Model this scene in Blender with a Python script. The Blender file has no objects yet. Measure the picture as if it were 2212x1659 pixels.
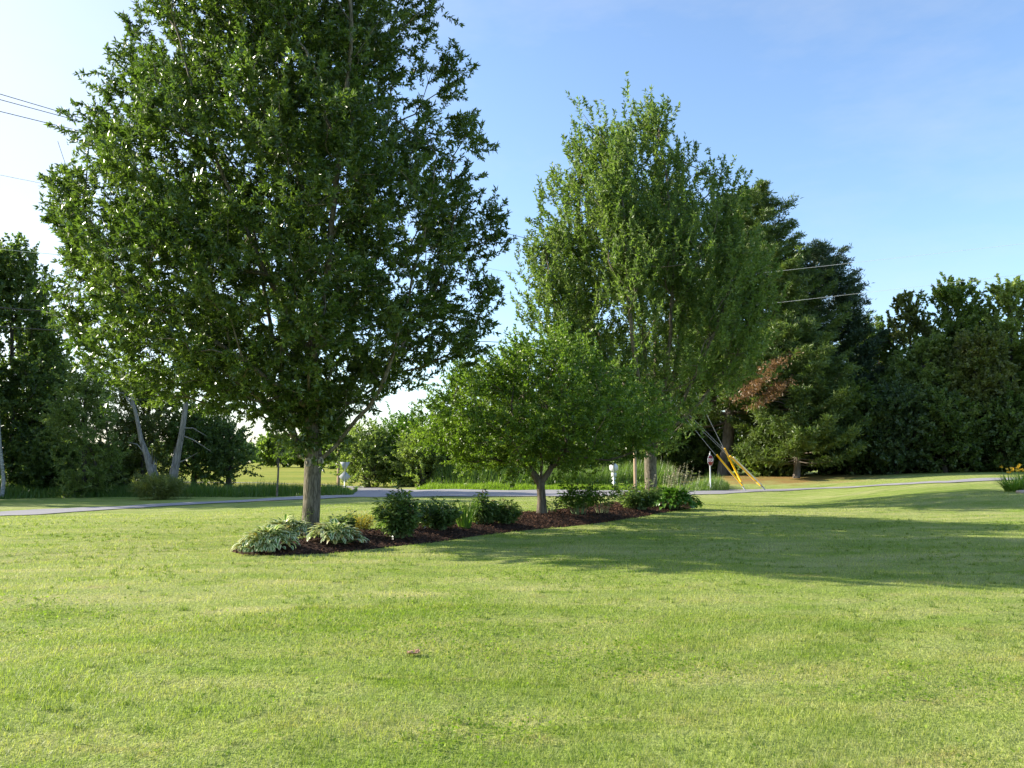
import bpy, math, random
import numpy as np
from math import radians, sin, cos, pi
from mathutils import Vector, Matrix

SEED = 11
rng = np.random.default_rng(SEED)
random.seed(SEED)
S = bpy.context.scene
COL = S.collection

# ------------------------------------------------------------------ camera
F = 829.0
PITCH = radians(5.37)
CAMZ = 1.6
KD = 1024 / 2212.0            # survey picture units -> render pixels
cam = bpy.data.cameras.new('camera')
cam.sensor_width = 36
cam.lens = F / 1024 * 36
cam.clip_start = 0.05
cam.clip_end = 3000
co = bpy.data.objects.new('camera', cam)
COL.objects.link(co)
co.location = (0, 0, CAMZ)
co.rotation_euler = (radians(90) + PITCH, 0, 0)
S.camera = co

# ------------------------------------------------------------------ light
SUN_EL = radians(24)
SUN_SIDE = radians(15)        # how far the sun stands in front of the pure left
SKY_STRENGTH = 0.15
SUN_STRENGTH = 5.0
EXPOSURE = 1.18
sd = Vector((-cos(SUN_SIDE) * cos(SUN_EL), sin(SUN_SIDE) * cos(SUN_EL), sin(SUN_EL)))
w = bpy.data.worlds.new('World')
S.world = w
w.use_nodes = True
nt = w.node_tree
bg = nt.nodes['Background']
sky = nt.nodes.new('ShaderNodeTexSky')
sky.sky_type = 'NISHITA'
sky.sun_disc = False
sky.sun_elevation = SUN_EL
sky.sun_rotation = math.atan2(sd.x, sd.y)
sky.altitude = 100
sky.air_density = 1.0
sky.dust_density = 1.5
sky.ozone_density = 3.2
tcw = nt.nodes.new('ShaderNodeTexCoord')
mpw = nt.nodes.new('ShaderNodeMapping')
mpw.inputs['Scale'].default_value = (1.6, 1.6, 4.5)
mpw.inputs['Rotation'].default_value = (0.15, 0.1, 0.4)
nt.links.new(tcw.outputs['Generated'], mpw.inputs['Vector'])
nzw = nt.nodes.new('ShaderNodeTexNoise')
nzw.inputs['Scale'].default_value = 1.7
nzw.inputs['Detail'].default_value = 6
nzw.inputs['Roughness'].default_value = 0.6
nt.links.new(mpw.outputs[0], nzw.inputs['Vector'])
dotw = nt.nodes.new('ShaderNodeVectorMath')
dotw.operation = 'DOT_PRODUCT'
nt.links.new(tcw.outputs['Generated'], dotw.inputs[0])
dotw.inputs[1].default_value = (-0.93, 0.30, 0.20)
def wmath(op, a, b, clamp=False):
    m = nt.nodes.new('ShaderNodeMath')
    m.operation = op
    m.use_clamp = clamp
    for i_, v_ in enumerate((a, b)):
        if isinstance(v_, (int, float)): m.inputs[i_].default_value = v_
        else: nt.links.new(v_, m.inputs[i_])
    return m.outputs[0]
veil = wmath('MULTIPLY', wmath('SUBTRACT', dotw.outputs['Value'], 0.55), 2.8, True)
wisp = wmath('ADD', wmath('MULTIPLY', wmath('SUBTRACT', nzw.outputs['Fac'], 0.52), 0.9), 0.03, True)
cov = wmath('ADD', wmath('MULTIPLY', veil, 0.85), wisp, True)
cmix = nt.nodes.new('ShaderNodeMix')
cmix.data_type = 'RGBA'
nt.links.new(cov, cmix.inputs[0])
nt.links.new(sky.outputs[0], cmix.inputs[6])
cmix.inputs[7].default_value = (2.80, 2.86, 2.92, 1)
nt.links.new(cmix.outputs[2], bg.inputs[0])
bg.inputs[1].default_value = SKY_STRENGTH
sl = bpy.data.lights.new('sun', 'SUN')
sl.energy = SUN_STRENGTH
sl.angle = radians(0.55)
sl.color = (1.0, 0.93, 0.80)
so = bpy.data.objects.new('sun', sl)
COL.objects.link(so)
so.rotation_euler = sd.to_track_quat('Z', 'Y').to_euler()
so.location = (-30, 10, 30)
S.view_settings.view_transform = 'Standard'
S.view_settings.look = 'None'
S.view_settings.gamma = 1
S.view_settings.exposure = EXPOSURE
S.cycles.max_bounces = 6
S.cycles.diffuse_bounces = 3
S.cycles.glossy_bounces = 2
S.cycles.transmission_bounces = 4
S.cycles.transparent_max_bounces = 4

# ------------------------------------------------------------------ helpers
def sm(t):
    t = np.clip(t, 0, 1)
    return t * t * (3 - 2 * t)

def terrain(x, y):
    x = np.asarray(x, float); y = np.asarray(y, float)
    a = x / np.maximum(np.abs(y), 1.0)
    z1 = 0.85 * sm((a - 0.30) / 0.28) * sm((y - 25) / 13)
    z2 = 0.62 * sm((y - 46) / 14) * sm((x - 9) / 7)
    z = z1 + z2 * (1 - 0.8 * z1 / 0.85)
    z = z + 0.42 * np.exp(-((x - 17.5) / 3.4) ** 2 - ((y - 28.0) / 3.2) ** 2)
    z = z - 0.32 * sm((-x - 3) / 12) * sm((y - 21) / 11) * (1 - sm((y - 52) / 30))
    z = z + 1.25 * sm((y - 70) / 230)
    near = np.clip(1 - (y - 40) / 40, 0.25, 1)
    z = z + near * (0.022 * np.sin(x * 0.9 + 1.3 * np.sin(y * 0.37)) * np.sin(y * 0.55 + 0.6)
             + 0.012 * np.sin(x * 2.1 + y * 0.7) * np.sin(y * 1.3 - x * 0.4))
    return z

def ray(dx, dy):
    u = (dx * KD - 512) / F
    v = -(dy * KD - 384) / F
    c, s = cos(PITCH), sin(PITCH)
    return u, c - v * s, s + v * c

def at(dx, dy, Y):
    r = ray(dx, dy)
    t = Y / r[1]
    return Vector((r[0] * t, Y, CAMZ + r[2] * t))

def ground(dx, dy, maxd=400):
    r = ray(dx, dy)
    y = 3.0
    while y < maxd:
        t = y / r[1]
        if CAMZ + r[2] * t < float(terrain(r[0] * t, y)):
            break
        y += 0.04
    t = y / r[1]
    return Vector((r[0] * t, y, float(terrain(r[0] * t, y))))

def gz(x, y):
    return float(terrain(x, y))

def tag(o, label=None, cat=None, group=None, kind=None):
    if label: o['label'] = label
    if cat: o['category'] = cat
    if group: o['group'] = group
    if kind: o['kind'] = kind
    return o

def thing(name, label, cat, loc, rz=0, group=None):
    o = bpy.data.objects.new(name, None)
    o.empty_display_size = 0.2
    COL.objects.link(o)
    o.location = loc
    o.rotation_euler = (0, 0, rz)
    return tag(o, label, cat, group)

def mesh_obj(name, V, faces, mat, parent=None, rnd=None, u=None, smooth=False, origin=None):
    """faces: (n,k) int array or list of such arrays"""
    V = np.asarray(V, np.float32)
    if origin is not None:
        V = V - np.asarray(origin, np.float32)
    fl = faces if isinstance(faces, list) else [faces]
    fl = [np.asarray(f, np.int32) for f in fl if len(f)]
    me = bpy.data.meshes.new(name)
    me.vertices.add(len(V))
    me.vertices.foreach_set('co', V.ravel())
    nl = sum(f.size for f in fl)
    npoly = sum(len(f) for f in fl)
    me.loops.add(nl)
    me.polygons.add(npoly)
    me.loops.foreach_set('vertex_index', np.concatenate([f.ravel() for f in fl]))
    sizes = np.concatenate([np.full(len(f), f.shape[1], np.int32) for f in fl])
    starts = np.concatenate([[0], np.cumsum(sizes)[:-1]]).astype(np.int32)
    me.polygons.foreach_set('loop_start', starts)
    if smooth:
        me.polygons.foreach_set('use_smooth', np.ones(npoly, bool))
    me.update(calc_edges=True)
    if rnd is not None:
        a = me.attributes.new('rnd', 'FLOAT', 'FACE')
        a.data.foreach_set('value', np.asarray(rnd, np.float32))
    if u is not None:
        a = me.attributes.new('across', 'FLOAT', 'POINT')
        a.data.foreach_set('value', np.asarray(u, np.float32))
    for m in (mat if isinstance(mat, list) else [mat]):
        me.materials.append(m)
    o = bpy.data.objects.new(name, me)
    COL.objects.link(o)
    if parent is not None:
        o.parent = parent
    return o

class MB:
    def __init__(s):
        s.v = []; s.q = []; s.t = []; s.n = 0; s.ng = []
    def add(s, V, Q):
        V = np.asarray(V, float)
        for f in Q:
            f = [i + s.n for i in f]
            if len(f) == 4: s.q.append(f)
            elif len(f) == 3: s.t.append(f)
            else: s.ng.append(f)
        s.v.append(V); s.n += len(V)
    def box(s, c, size, R=None):
        x, y, z = [k / 2 for k in size]
        V = np.array([(a, b, d) for a in (-x, x) for b in (-y, y) for d in (-z, z)])
        if R is not None:
            V = V @ np.array(R.to_3x3()).T
        s.add(V + np.array(c), [(0, 1, 3, 2), (4, 6, 7, 5), (0, 4, 5, 1), (2, 3, 7, 6), (0, 2, 6, 4), (1, 5, 7, 3)])
    def tube(s, pts, rad, n=8, cap=True):
        pts = [Vector(p) for p in pts]
        rad = rad if isinstance(rad, (list, tuple)) else [rad] * len(pts)
        V = []
        for i, p in enumerate(pts):
            d = (pts[min(i + 1, len(pts) - 1)] - pts[max(i - 1, 0)]).normalized()
            ref = Vector((1, 0.1, 0)) if abs(d.z) > 0.9 else Vector((0, 0, 1))
            a = d.cross(ref).normalized(); b = d.cross(a)
            for k in range(n):
                t = 2 * pi * k / n
                V.append(p + (a * cos(t) + b * sin(t)) * rad[i])
        Q = []
        for i in range(len(pts) - 1):
            for k in range(n):
                Q.append((i * n + k, i * n + (k + 1) % n, (i + 1) * n + (k + 1) % n, (i + 1) * n + k))
        if cap:
            Q.append(tuple(range(n))); Q.append(tuple(range((len(pts) - 1) * n, len(pts) * n))[::-1])
        s.add([tuple(v) for v in V], Q)
    def prism(s, outline, y0, y1, R=None, c=(0, 0, 0)):
        """outline in x,z ; extruded along y"""
        n = len(outline)
        V = np.array([(x, y0, z) for x, z in outline] + [(x, y1, z) for x, z in outline], float)
        if R is not None:
            V = V @ np.array(R.to_3x3()).T
        Q = [tuple(range(n)), tuple(range(n, 2 * n))[::-1]]
        for k in range(n):
            Q.append((k, k + n, (k + 1) % n + n, (k + 1) % n))
        s.add(V + np.array(c), Q)
    def build(s, name, mat, parent=None, smooth=False):
        V = np.concatenate(s.v)
        fl = []
        if s.q: fl.append(np.array(s.q))
        if s.t: fl.append(np.array(s.t))
        for f in s.ng: fl.append(np.array([f]))
        return mesh_obj(name, V, fl, mat, parent, smooth=smooth)

# ------------------------------------------------------------------ materials
def new_mat(name):
    m = bpy.data.materials.new(name)
    m.use_nodes = True
    nt = m.node_tree
    nt.nodes.clear()
    return m, nt, nt.nodes.new('ShaderNodeOutputMaterial')

def N(nt, t, **kw):
    n = nt.nodes.new(t)
    for k, v in kw.items():
        if k.startswith('i_'):
            n.inputs[int(k[2:])].default_value = v
        else:
            setattr(n, k, v)
    return n

def noise_node(nt, vec, scale, detail=3, rough=0.55):
    n = N(nt, 'ShaderNodeTexNoise')
    n.inputs['Scale'].default_value = scale
    n.inputs['Detail'].default_value = detail
    n.inputs['Roughness'].default_value = rough
    nt.links.new(vec, n.inputs['Vector'])
    return n.outputs['Fac']

def ramp(nt, fac, stops):
    r = N(nt, 'ShaderNodeValToRGB')
    e = r.color_ramp.elements
    while len(e) < len(stops): e.new(0.5)
    for i, (p, c) in enumerate(stops):
        e[i].position = p
        e[i].color = (c[0], c[1], c[2], 1) if len(c) == 3 else c
    nt.links.new(fac, r.inputs[0])
    return r.outputs[0]

def mixc(nt, fac, a, b, mode='MIX'):
    m = N(nt, 'ShaderNodeMix', data_type='RGBA', blend_type=mode)
    for s, v in ((0, fac), (6, a), (7, b)):
        if isinstance(v, (int, float)): m.inputs[s].default_value = v
        elif isinstance(v, (tuple, list)): m.inputs[s].default_value = (*v[:3], 1)
        else: nt.links.new(v, m.inputs[s])
    return m.outputs[2]

def mathn(nt, op, a, b=None, clamp=False):
    m = N(nt, 'ShaderNodeMath', operation=op)
    m.use_clamp = clamp
    for i, v in enumerate((a, b)):
        if v is None: continue
        if isinstance(v, (int, float)): m.inputs[i].default_value = v
        else: nt.links.new(v, m.inputs[i])
    return m.outputs[0]

def mapping(nt, vec, scale=(1, 1, 1), rot=(0, 0, 0)):
    m = N(nt, 'ShaderNodeMapping')
    m.inputs['Scale'].default_value = scale
    m.inputs['Rotation'].default_value = rot
    nt.links.new(vec, m.inputs['Vector'])
    return m.outputs[0]

def finish_leaf(nt, out, col, tcol, trans=0.4, rough=0.45, spec=0.5):
    p = N(nt, 'ShaderNodeBsdfPrincipled')
    p.inputs['Roughness'].default_value = rough
    p.inputs['Specular IOR Level'].default_value = spec
    nt.links.new(col, p.inputs['Base Color'])
    t = N(nt, 'ShaderNodeBsdfTranslucent')
    nt.links.new(tcol, t.inputs[0])
    mx = N(nt, 'ShaderNodeMixShader')
    mx.inputs[0].default_value = trans
    nt.links.new(p.outputs[0], mx.inputs[1])
    nt.links.new(t.outputs[0], mx.inputs[2])
    nt.links.new(mx.outputs[0], out.inputs[0])

def leaf_mat(name, dark, mid, light, trans=0.38, tmul=(1.5, 1.7, 0.7), rough=0.42, spec=0.5, clump=0.9):
    m, nt, out = new_mat(name)
    a = N(nt, 'ShaderNodeAttribute', attribute_name='rnd')
    g = N(nt, 'ShaderNodeNewGeometry')
    nz = noise_node(nt, g.outputs['Position'], clump, 2)
    f = mathn(nt, 'ADD', mathn(nt, 'MULTIPLY', a.outputs['Fac'], 0.55), mathn(nt, 'MULTIPLY', nz, 0.6))
    col = ramp(nt, f, [(0.25, dark), (0.55, mid), (0.9, light)])
    tc = mixc(nt, 1.0, col, tmul, 'MULTIPLY')
    finish_leaf(nt, out, col, tc, trans, rough, spec)
    return m

def bark_mat(name, c1, c2, scale=9, bump=0.6, zs=0.22):
    m, nt, out = new_mat(name)
    tc = N(nt, 'ShaderNodeTexCoord')
    v = mapping(nt, tc.outputs['Object'], (1, 1, zs))
    n1 = noise_node(nt, v, scale * 2.2, 6, 0.7)
    vo = N(nt, 'ShaderNodeTexVoronoi', feature='DISTANCE_TO_EDGE')
    vo.inputs['Scale'].default_value = scale * 1.8
    nt.links.new(v, vo.inputs['Vector'])
    big = noise_node(nt, tc.outputs['Object'], 2.3, 3)
    n2 = noise_node(nt, mapping(nt, tc.outputs['Object'], (1, 1, zs * 0.5)), scale * 4, 4, 0.75)
    f = mathn(nt, 'ADD', mathn(nt, 'MULTIPLY', n1, 0.75), mathn(nt, 'MULTIPLY', mathn(nt, 'MINIMUM', vo.outputs[0], 0.2), 0.55))
    f = mathn(nt, 'ADD', mathn(nt, 'MULTIPLY', f, 0.7), mathn(nt, 'MULTIPLY', n2, 0.4))
    col = ramp(nt, f, [(0.42, c1), (0.60, c2)])
    col = mixc(nt, mathn(nt, 'MULTIPLY', big, 0.4), col, (c2[0] * 1.1, c2[1] * 1.15, c2[2]))
    p = N(nt, 'ShaderNodeBsdfPrincipled')
    p.inputs['Roughness'].default_value = 0.9
    p.inputs['Specular IOR Level'].default_value = 0.15
    nt.links.new(col, p.inputs['Base Color'])
    b = N(nt, 'ShaderNodeBump')
    b.inputs['Strength'].default_value = bump
    b.inputs['Distance'].default_value = 0.04
    nt.links.new(f, b.inputs['Height'])
    nt.links.new(b.outputs[0], p.inputs['Normal'])
    nt.links.new(p.outputs[0], out.inputs[0])
    return m

def plain(name, c, rough=0.6, metal=0.0, var=0.12, scale=14, spec=0.4):
    m, nt, out = new_mat(name)
    tc = N(nt, 'ShaderNodeTexCoord')
    n = noise_node(nt, tc.outputs['Object'], scale, 4)
    col = ramp(nt, n, [(0.3, tuple(k * (1 - var) for k in c)), (0.7, tuple(min(1, k * (1 + var)) for k in c))])
    p = N(nt, 'ShaderNodeBsdfPrincipled')
    p.inputs['Roughness'].default_value = rough
    p.inputs['Metallic'].default_value = metal
    p.inputs['Specular IOR Level'].default_value = spec
    nt.links.new(col, p.inputs['Base Color'])
    nt.links.new(p.outputs[0], out.inputs[0])
    return m

def lawn_color(nt):
    """colour of the mown lawn from the place on the ground"""
    g = N(nt, 'ShaderNodeNewGeometry')
    pos = g.outputs['Position']
    flat = mapping(nt, pos, (1, 1, 0))
    big = noise_node(nt, mapping(nt, flat, (0.10, 0.26, 1), (0, 0, 0.22)), 1.0, 3)
    med = noise_node(nt, mapping(nt, flat, (0.5, 0.9, 1)), 1.0, 4, 0.6)
    fine = noise_node(nt, mapping(nt, flat, (1, 1, 1)), 3.2, 4, 0.65)
    tiny = noise_node(nt, flat, 22.0, 3, 0.7)
    f1 = mathn(nt, 'ADD', mathn(nt, 'MULTIPLY', big, 0.5), mathn(nt, 'MULTIPLY', med, 0.5))
    col = ramp(nt, f1, [(0.34, (0.185, 0.262, 0.036)), (0.47, (0.285, 0.335, 0.088)), (0.60, (0.385, 0.39, 0.155))])
    straw = ramp(nt, fine, [(0.50, (0, 0, 0)), (0.68, (1, 1, 1))])
    col = mixc(nt, mathn(nt, 'MULTIPLY', straw, 0.4), col, (0.42, 0.36, 0.19))
    brown = ramp(nt, noise_node(nt, mapping(nt, flat, (1.3, 1.9, 1), (0, 0, 0.8)), 1.0, 5, 0.7), [(0.58, (0, 0, 0)), (0.72, (1, 1, 1))])
    col = mixc(nt, mathn(nt, 'MULTIPLY', brown, 0.45), col, (0.36, 0.25, 0.12))
    lush = ramp(nt, noise_node(nt, mapping(nt, flat, (0.75, 1.5, 1)), 1.0, 4, 0.62), [(0.54, (0, 0, 0)), (0.66, (1, 1, 1))])
    col = mixc(nt, mathn(nt, 'MULTIPLY', lush, 0.75), col, (0.175, 0.26, 0.022))
    # mowing stripes
    wv = N(nt, 'ShaderNodeTexWave', wave_type='BANDS', bands_direction='Y')
    wv.inputs['Scale'].default_value = 0.30
    wv.inputs['Distortion'].default_value = 2.5
    wv.inputs['Detail'].default_value = 2
    wv.inputs['Detail Scale'].default_value = 0.6
    nt.links.new(mapping(nt, flat, (1, 1, 1), (0, 0, -0.12)), wv.inputs['Vector'])
    col = mixc(nt, mathn(nt, 'MULTIPLY', wv.outputs['Fac'], 0.35), col, (0.19, 0.28, 0.055))
    col = mixc(nt, 1.0, col, ramp(nt, tiny, [(0.28, (0.58, 0.62, 0.52)), (0.72, (1.38, 1.34, 1.32))]), 'MULTIPLY')
    return col, pos, tiny, fine

def ground_mat():
    m, nt, out = new_mat('lawn_ground')
    col, pos, tiny, fine = lawn_color(nt)
    sep = N(nt, 'ShaderNodeSeparateXYZ')
    nt.links.new(pos, sep.inputs[0])
    # hay field beyond the road, golden green
    hay_n = noise_node(nt, mapping(nt, pos, (0.03, 0.10, 0)), 1.0, 5, 0.65)
    hay_f = noise_node(nt, mapping(nt, pos, (0.8, 0.8, 0)), 1.0, 4, 0.7)
    hay = ramp(nt, mathn(nt, 'ADD', mathn(nt, 'MULTIPLY', hay_n, 0.7), mathn(nt, 'MULTIPLY', hay_f, 0.3)),
               [(0.35, (0.15, 0.20, 0.02)), (0.5, (0.25, 0.27, 0.035)), (0.66, (0.36, 0.31, 0.07))])
    ff = mathn(nt, 'MULTIPLY', mathn(nt, 'SUBTRACT', sep.outputs[1], 56), 0.25, True)
    lf = mathn(nt, 'MULTIPLY', mathn(nt, 'SUBTRACT', 6, sep.outputs[0]), 0.2, True)
    col = mixc(nt, mathn(nt, 'MULTIPLY', ff, lf), col, hay)
    # needle litter below the pines on the right bank
    dx = mathn(nt, 'MULTIPLY', mathn(nt, 'SUBTRACT', sep.outputs[0], 17.5), 0.13)
    dy = mathn(nt, 'MULTIPLY', mathn(nt, 'SUBTRACT', sep.outputs[1], 57.0), 0.14)
    dd = mathn(nt, 'ADD', mathn(nt, 'MULTIPLY', dx, dx), mathn(nt, 'MULTIPLY', dy, dy))
    ln = noise_node(nt, mapping(nt, pos, (0.5, 0.5, 0)), 1.0, 4, 0.6)
    lit = mathn(nt, 'ADD', mathn(nt, 'SUBTRACT', 1.0, dd), mathn(nt, 'MULTIPLY', mathn(nt, 'SUBTRACT', ln, 0.5), 2.5), True)
    col = mixc(nt, mathn(nt, 'MULTIPLY', lit, 0.85), col, (0.30, 0.165, 0.06))
    p = N(nt, 'ShaderNodeBsdfPrincipled')
    p.inputs['Roughness'].default_value = 0.95
    p.inputs['Specular IOR Level'].default_value = 0.1
    nt.links.new(col, p.inputs['Base Color'])
    b = N(nt, 'ShaderNodeBump')
    b.inputs['Strength'].default_value = 0.7
    b.inputs['Distance'].default_value = 0.05
    h = mathn(nt, 'ADD', noise_node(nt, pos, 40.0, 3, 0.7), mathn(nt, 'MULTIPLY', fine, 2.0))
    nt.links.new(h, b.inputs['Height'])
    nt.links.new(b.outputs[0], p.inputs['Normal'])
    nt.links.new(p.outputs[0], out.inputs[0])
    return m

def blade_mat():
    m, nt, out = new_mat('lawn_blades')
    col, pos, tiny, fine = lawn_color(nt)
    a = N(nt, 'ShaderNodeAttribute', attribute_name='rnd')
    var = ramp(nt, a.outputs['Fac'], [(0.0, (0.6, 0.66, 0.55)), (0.7, (1.12, 1.12, 1.0)), (0.9, (1.3, 1.2, 1.1)), (1.0, (1.7, 1.45, 1.5))])
    col = mixc(nt, 1.0, col, var, 'MULTIPLY')
    tc = mixc(nt, 1.0, col, (1.6, 1.7, 0.9), 'MULTIPLY')
    finish_leaf(nt, out, col, tc, 0.42, 0.5, 0.3)
    return m

M = {}
M['ground'] = ground_mat()
M['blade'] = blade_mat()
M['ash'] = leaf_mat('ash_leaf', (0.042, 0.078, 0.016), (0.085, 0.135, 0.026), (0.175, 0.23, 0.06), 0.38, rough=0.30, spec=0.7)
M['ash2'] = leaf_mat('ash_leaf_grey', (0.058, 0.10, 0.022), (0.125, 0.185, 0.048), (0.245, 0.30, 0.105), 0.42, rough=0.5, spec=0.35)
M['apple'] = leaf_mat('apple_leaf', (0.06, 0.112, 0.015), (0.125, 0.20, 0.026), (0.25, 0.33, 0.06), 0.40)
M['dark'] = leaf_mat('dark_leaf', (0.042, 0.075, 0.02), (0.095, 0.145, 0.038), (0.20, 0.25, 0.075), 0.45, clump=0.5)
M['mid'] = leaf_mat('mid_leaf', (0.06, 0.10, 0.022), (0.12, 0.18, 0.038), (0.22, 0.28, 0.07), 0.42, clump=0.5)
M['olive'] = leaf_mat('olive_leaf', (0.08, 0.10, 0.026), (0.14, 0.165, 0.045), (0.23, 0.24, 0.085), 0.42, clump=0.6)
M['lime'] = leaf_mat('lime_leaf', (0.055, 0.12, 0.012), (0.10, 0.19, 0.018), (0.18, 0.27, 0.03), 0.4, clump=0.6)
M['sunny'] = leaf_mat('sunny_leaf', (0.095, 0.14, 0.035), (0.18, 0.235, 0.06), (0.31, 0.36, 0.12), 0.42, clump=0.6)
M['blue'] = leaf_mat('bluish_leaf', (0.045, 0.078, 0.035), (0.085, 0.13, 0.055), (0.15, 0.20, 0.09), 0.42, clump=0.5)
M['pine'] = leaf_mat('pine_needles', (0.05, 0.085, 0.022), (0.10, 0.15, 0.035), (0.20, 0.25, 0.065), 0.3, clump=0.5, rough=0.5)
M['spruce'] = leaf_mat('spruce_needles', (0.024, 0.05, 0.022), (0.045, 0.082, 0.034), (0.08, 0.125, 0.05), 0.15, clump=0.5, rough=0.5)
M['rust'] = leaf_mat('rusty_leaf', (0.13, 0.075, 0.03), (0.20, 0.11, 0.045), (0.29, 0.17, 0.08), 0.3, (1.2, 1.1, 0.9))
M['peony'] = leaf_mat('peony_leaf', (0.045, 0.09, 0.022), (0.11, 0.175, 0.045), (0.26, 0.32, 0.14), 0.4, rough=0.3, spec=0.7, clump=4)
M['peony_tip'] = leaf_mat('peony_tip_leaf', (0.07, 0.06, 0.022), (0.12, 0.08, 0.03), (0.16, 0.10, 0.04), 0.3, (1.2, 1.1, 0.9), clump=5)
M['gold'] = leaf_mat('golden_leaf', (0.30, 0.28, 0.02), (0.50, 0.42, 0.03), (0.7, 0.55, 0.05), 0.35, (1.1, 1.1, 0.8), clump=5)
M['weed'] = leaf_mat('weed_blade', (0.05, 0.105, 0.014), (0.09, 0.165, 0.022), (0.16, 0.23, 0.05), 0.35, clump=0.7)
M['reed'] = leaf_mat('reed_blade', (0.065, 0.125, 0.025), (0.12, 0.19, 0.04), (0.21, 0.28, 0.07), 0.4, clump=0.6)
M['clover'] = leaf_mat('clover_leaf', (0.12, 0.20, 0.016), (0.18, 0.27, 0.025), (0.28, 0.36, 0.05), 0.4, rough=0.6, spec=0.2, clump=2)
M['tuft'] = leaf_mat('coarse_tuft', (0.11, 0.17, 0.03), (0.20, 0.26, 0.06), (0.40, 0.42, 0.17), 0.4, rough=0.6, spec=0.2, clump=3)
M['daylily'] = leaf_mat('daylily_blade', (0.07, 0.14, 0.015), (0.13, 0.23, 0.03), (0.22, 0.31, 0.05), 0.42, clump=3)
M['tan_spike'] = leaf_mat('dry_flower_spike', (0.20, 0.20, 0.10), (0.33, 0.31, 0.18), (0.5, 0.45, 0.32), 0.2, (1.1, 1, .9), clump=4)
M['orange'] = leaf_mat('orange_petal', (0.68, 0.33, 0.01), (0.82, 0.46, 0.015), (0.88, 0.6, 0.05), 0.3, (1, 1, 0.8), clump=5)
M['dead_leaf'] = plain('dead_leaf', (0.50, 0.30, 0.19), 0.8)
M['bark'] = bark_mat('ash_bark', (0.028, 0.023, 0.017), (0.235, 0.20, 0.15), 9, 0.9)
M['bark_apple'] = bark_mat('apple_bark', (0.06, 0.05, 0.038), (0.21, 0.17, 0.13), 8, 0.9, 0.15)
M['bark_dark'] = bark_mat('dark_bark', (0.035, 0.03, 0.024), (0.10, 0.085, 0.07), 5, 0.6)
M['bark_pine'] = bark_mat('pine_bark', (0.07, 0.055, 0.045), (0.22, 0.18, 0.15), 3, 0.8, 0.3)
M['deadwood'] = bark_mat('dead_wood', (0.07, 0.062, 0.055), (0.30, 0.275, 0.255), 6, 0.8, 0.1)
M['birch'] = bark_mat('birch_bark', (0.08, 0.075, 0.07), (0.42, 0.41, 0.39), 2.5, 0.3, 4.0)
M['scar'] = plain('pruning_scar', (0.33, 0.28, 0.21), 0.9, scale=30)
M['scar_dark'] = plain('scar_hollow', (0.05, 0.04, 0.03), 0.9)
M['stem'] = plain('green_stem', (0.16, 0.22, 0.07), 0.6)
M['yellow'] = plain('yellow_plastic', (0.92, 0.50, 0.0), 0.45, var=0.06)
M['cream_plastic'] = plain('pale_plastic', (0.75, 0.62, 0.38), 0.45, var=0.06)
M['steel'] = plain('galvanised_steel', (0.45, 0.46, 0.46), 0.45, 0.5)
M['alu'] = plain('sign_back', (0.62, 0.63, 0.62), 0.5, 0.0, 0.08)
M['alu_grey'] = plain('sign_back_shaded', (0.42, 0.43, 0.44), 0.55, 0.0, 0.1)  # darker copy of the sign back; its unlit look is put into the colour
M['white'] = plain('white_paint', (0.78, 0.78, 0.76), 0.5, var=0.05)
M['red'] = plain('red_reflective', (0.27, 0.010, 0.018), 0.4, var=0.08)
M['polewood'] = bark_mat('pole_wood', (0.26, 0.17, 0.11), (0.46, 0.33, 0.22), 5, 0.3, 0.05)
M['cable'] = plain('black_cable', (0.03, 0.03, 0.035), 0.5)
M['wire'] = plain('aluminium_wire', (0.75, 0.76, 0.78), 0.4, 0.3)
M['ceramic'] = plain('insulator_ceramic', (0.35, 0.33, 0.32), 0.3)
M['paver'] = plain('pinkish_paver', (0.48, 0.36, 0.30), 0.9, scale=8)
M['hosta_plain'] = leaf_mat('hosta_leaf', (0.055, 0.135, 0.015), (0.10, 0.21, 0.022), (0.16, 0.28, 0.04), 0.35, rough=0.35, spec=0.6, clump=3)

def hosta_var():
    m, nt, out = new_mat('variegated_hosta_leaf')
    a = N(nt, 'ShaderNodeAttribute', attribute_name='across')
    r = N(nt, 'ShaderNodeAttribute', attribute_name='rnd')
    g = N(nt, 'ShaderNodeNewGeometry')
    nz = noise_node(nt, g.outputs['Position'], 30, 2)
    f = mathn(nt, 'ADD', mathn(nt, 'ABSOLUTE', a.outputs['Fac']), mathn(nt, 'MULTIPLY', mathn(nt, 'SUBTRACT', nz, 0.5), 0.5))
    green = ramp(nt, r.outputs['Fac'], [(0, (0.07, 0.16, 0.03)), (0.8, (0.15, 0.26, 0.05)), (1.0, (0.26, 0.24, 0.05))])
    cream = ramp(nt, r.outputs['Fac'], [(0, (0.58, 0.62, 0.34)), (0.8, (0.80, 0.77, 0.50)), (1.0, (0.55, 0.42, 0.10))])
    col = mixc(nt, ramp(nt, f, [(0.36, (0, 0, 0)), (0.54, (1, 1, 1))]), green, cream)
    tc = mixc(nt, 1.0, col, (1.1, 1.25, 0.7), 'MULTIPLY')
    finish_leaf(nt, out, col, tc, 0.3, 0.4, 0.5)
    return m
M['hosta_var'] = hosta_var()

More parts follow.
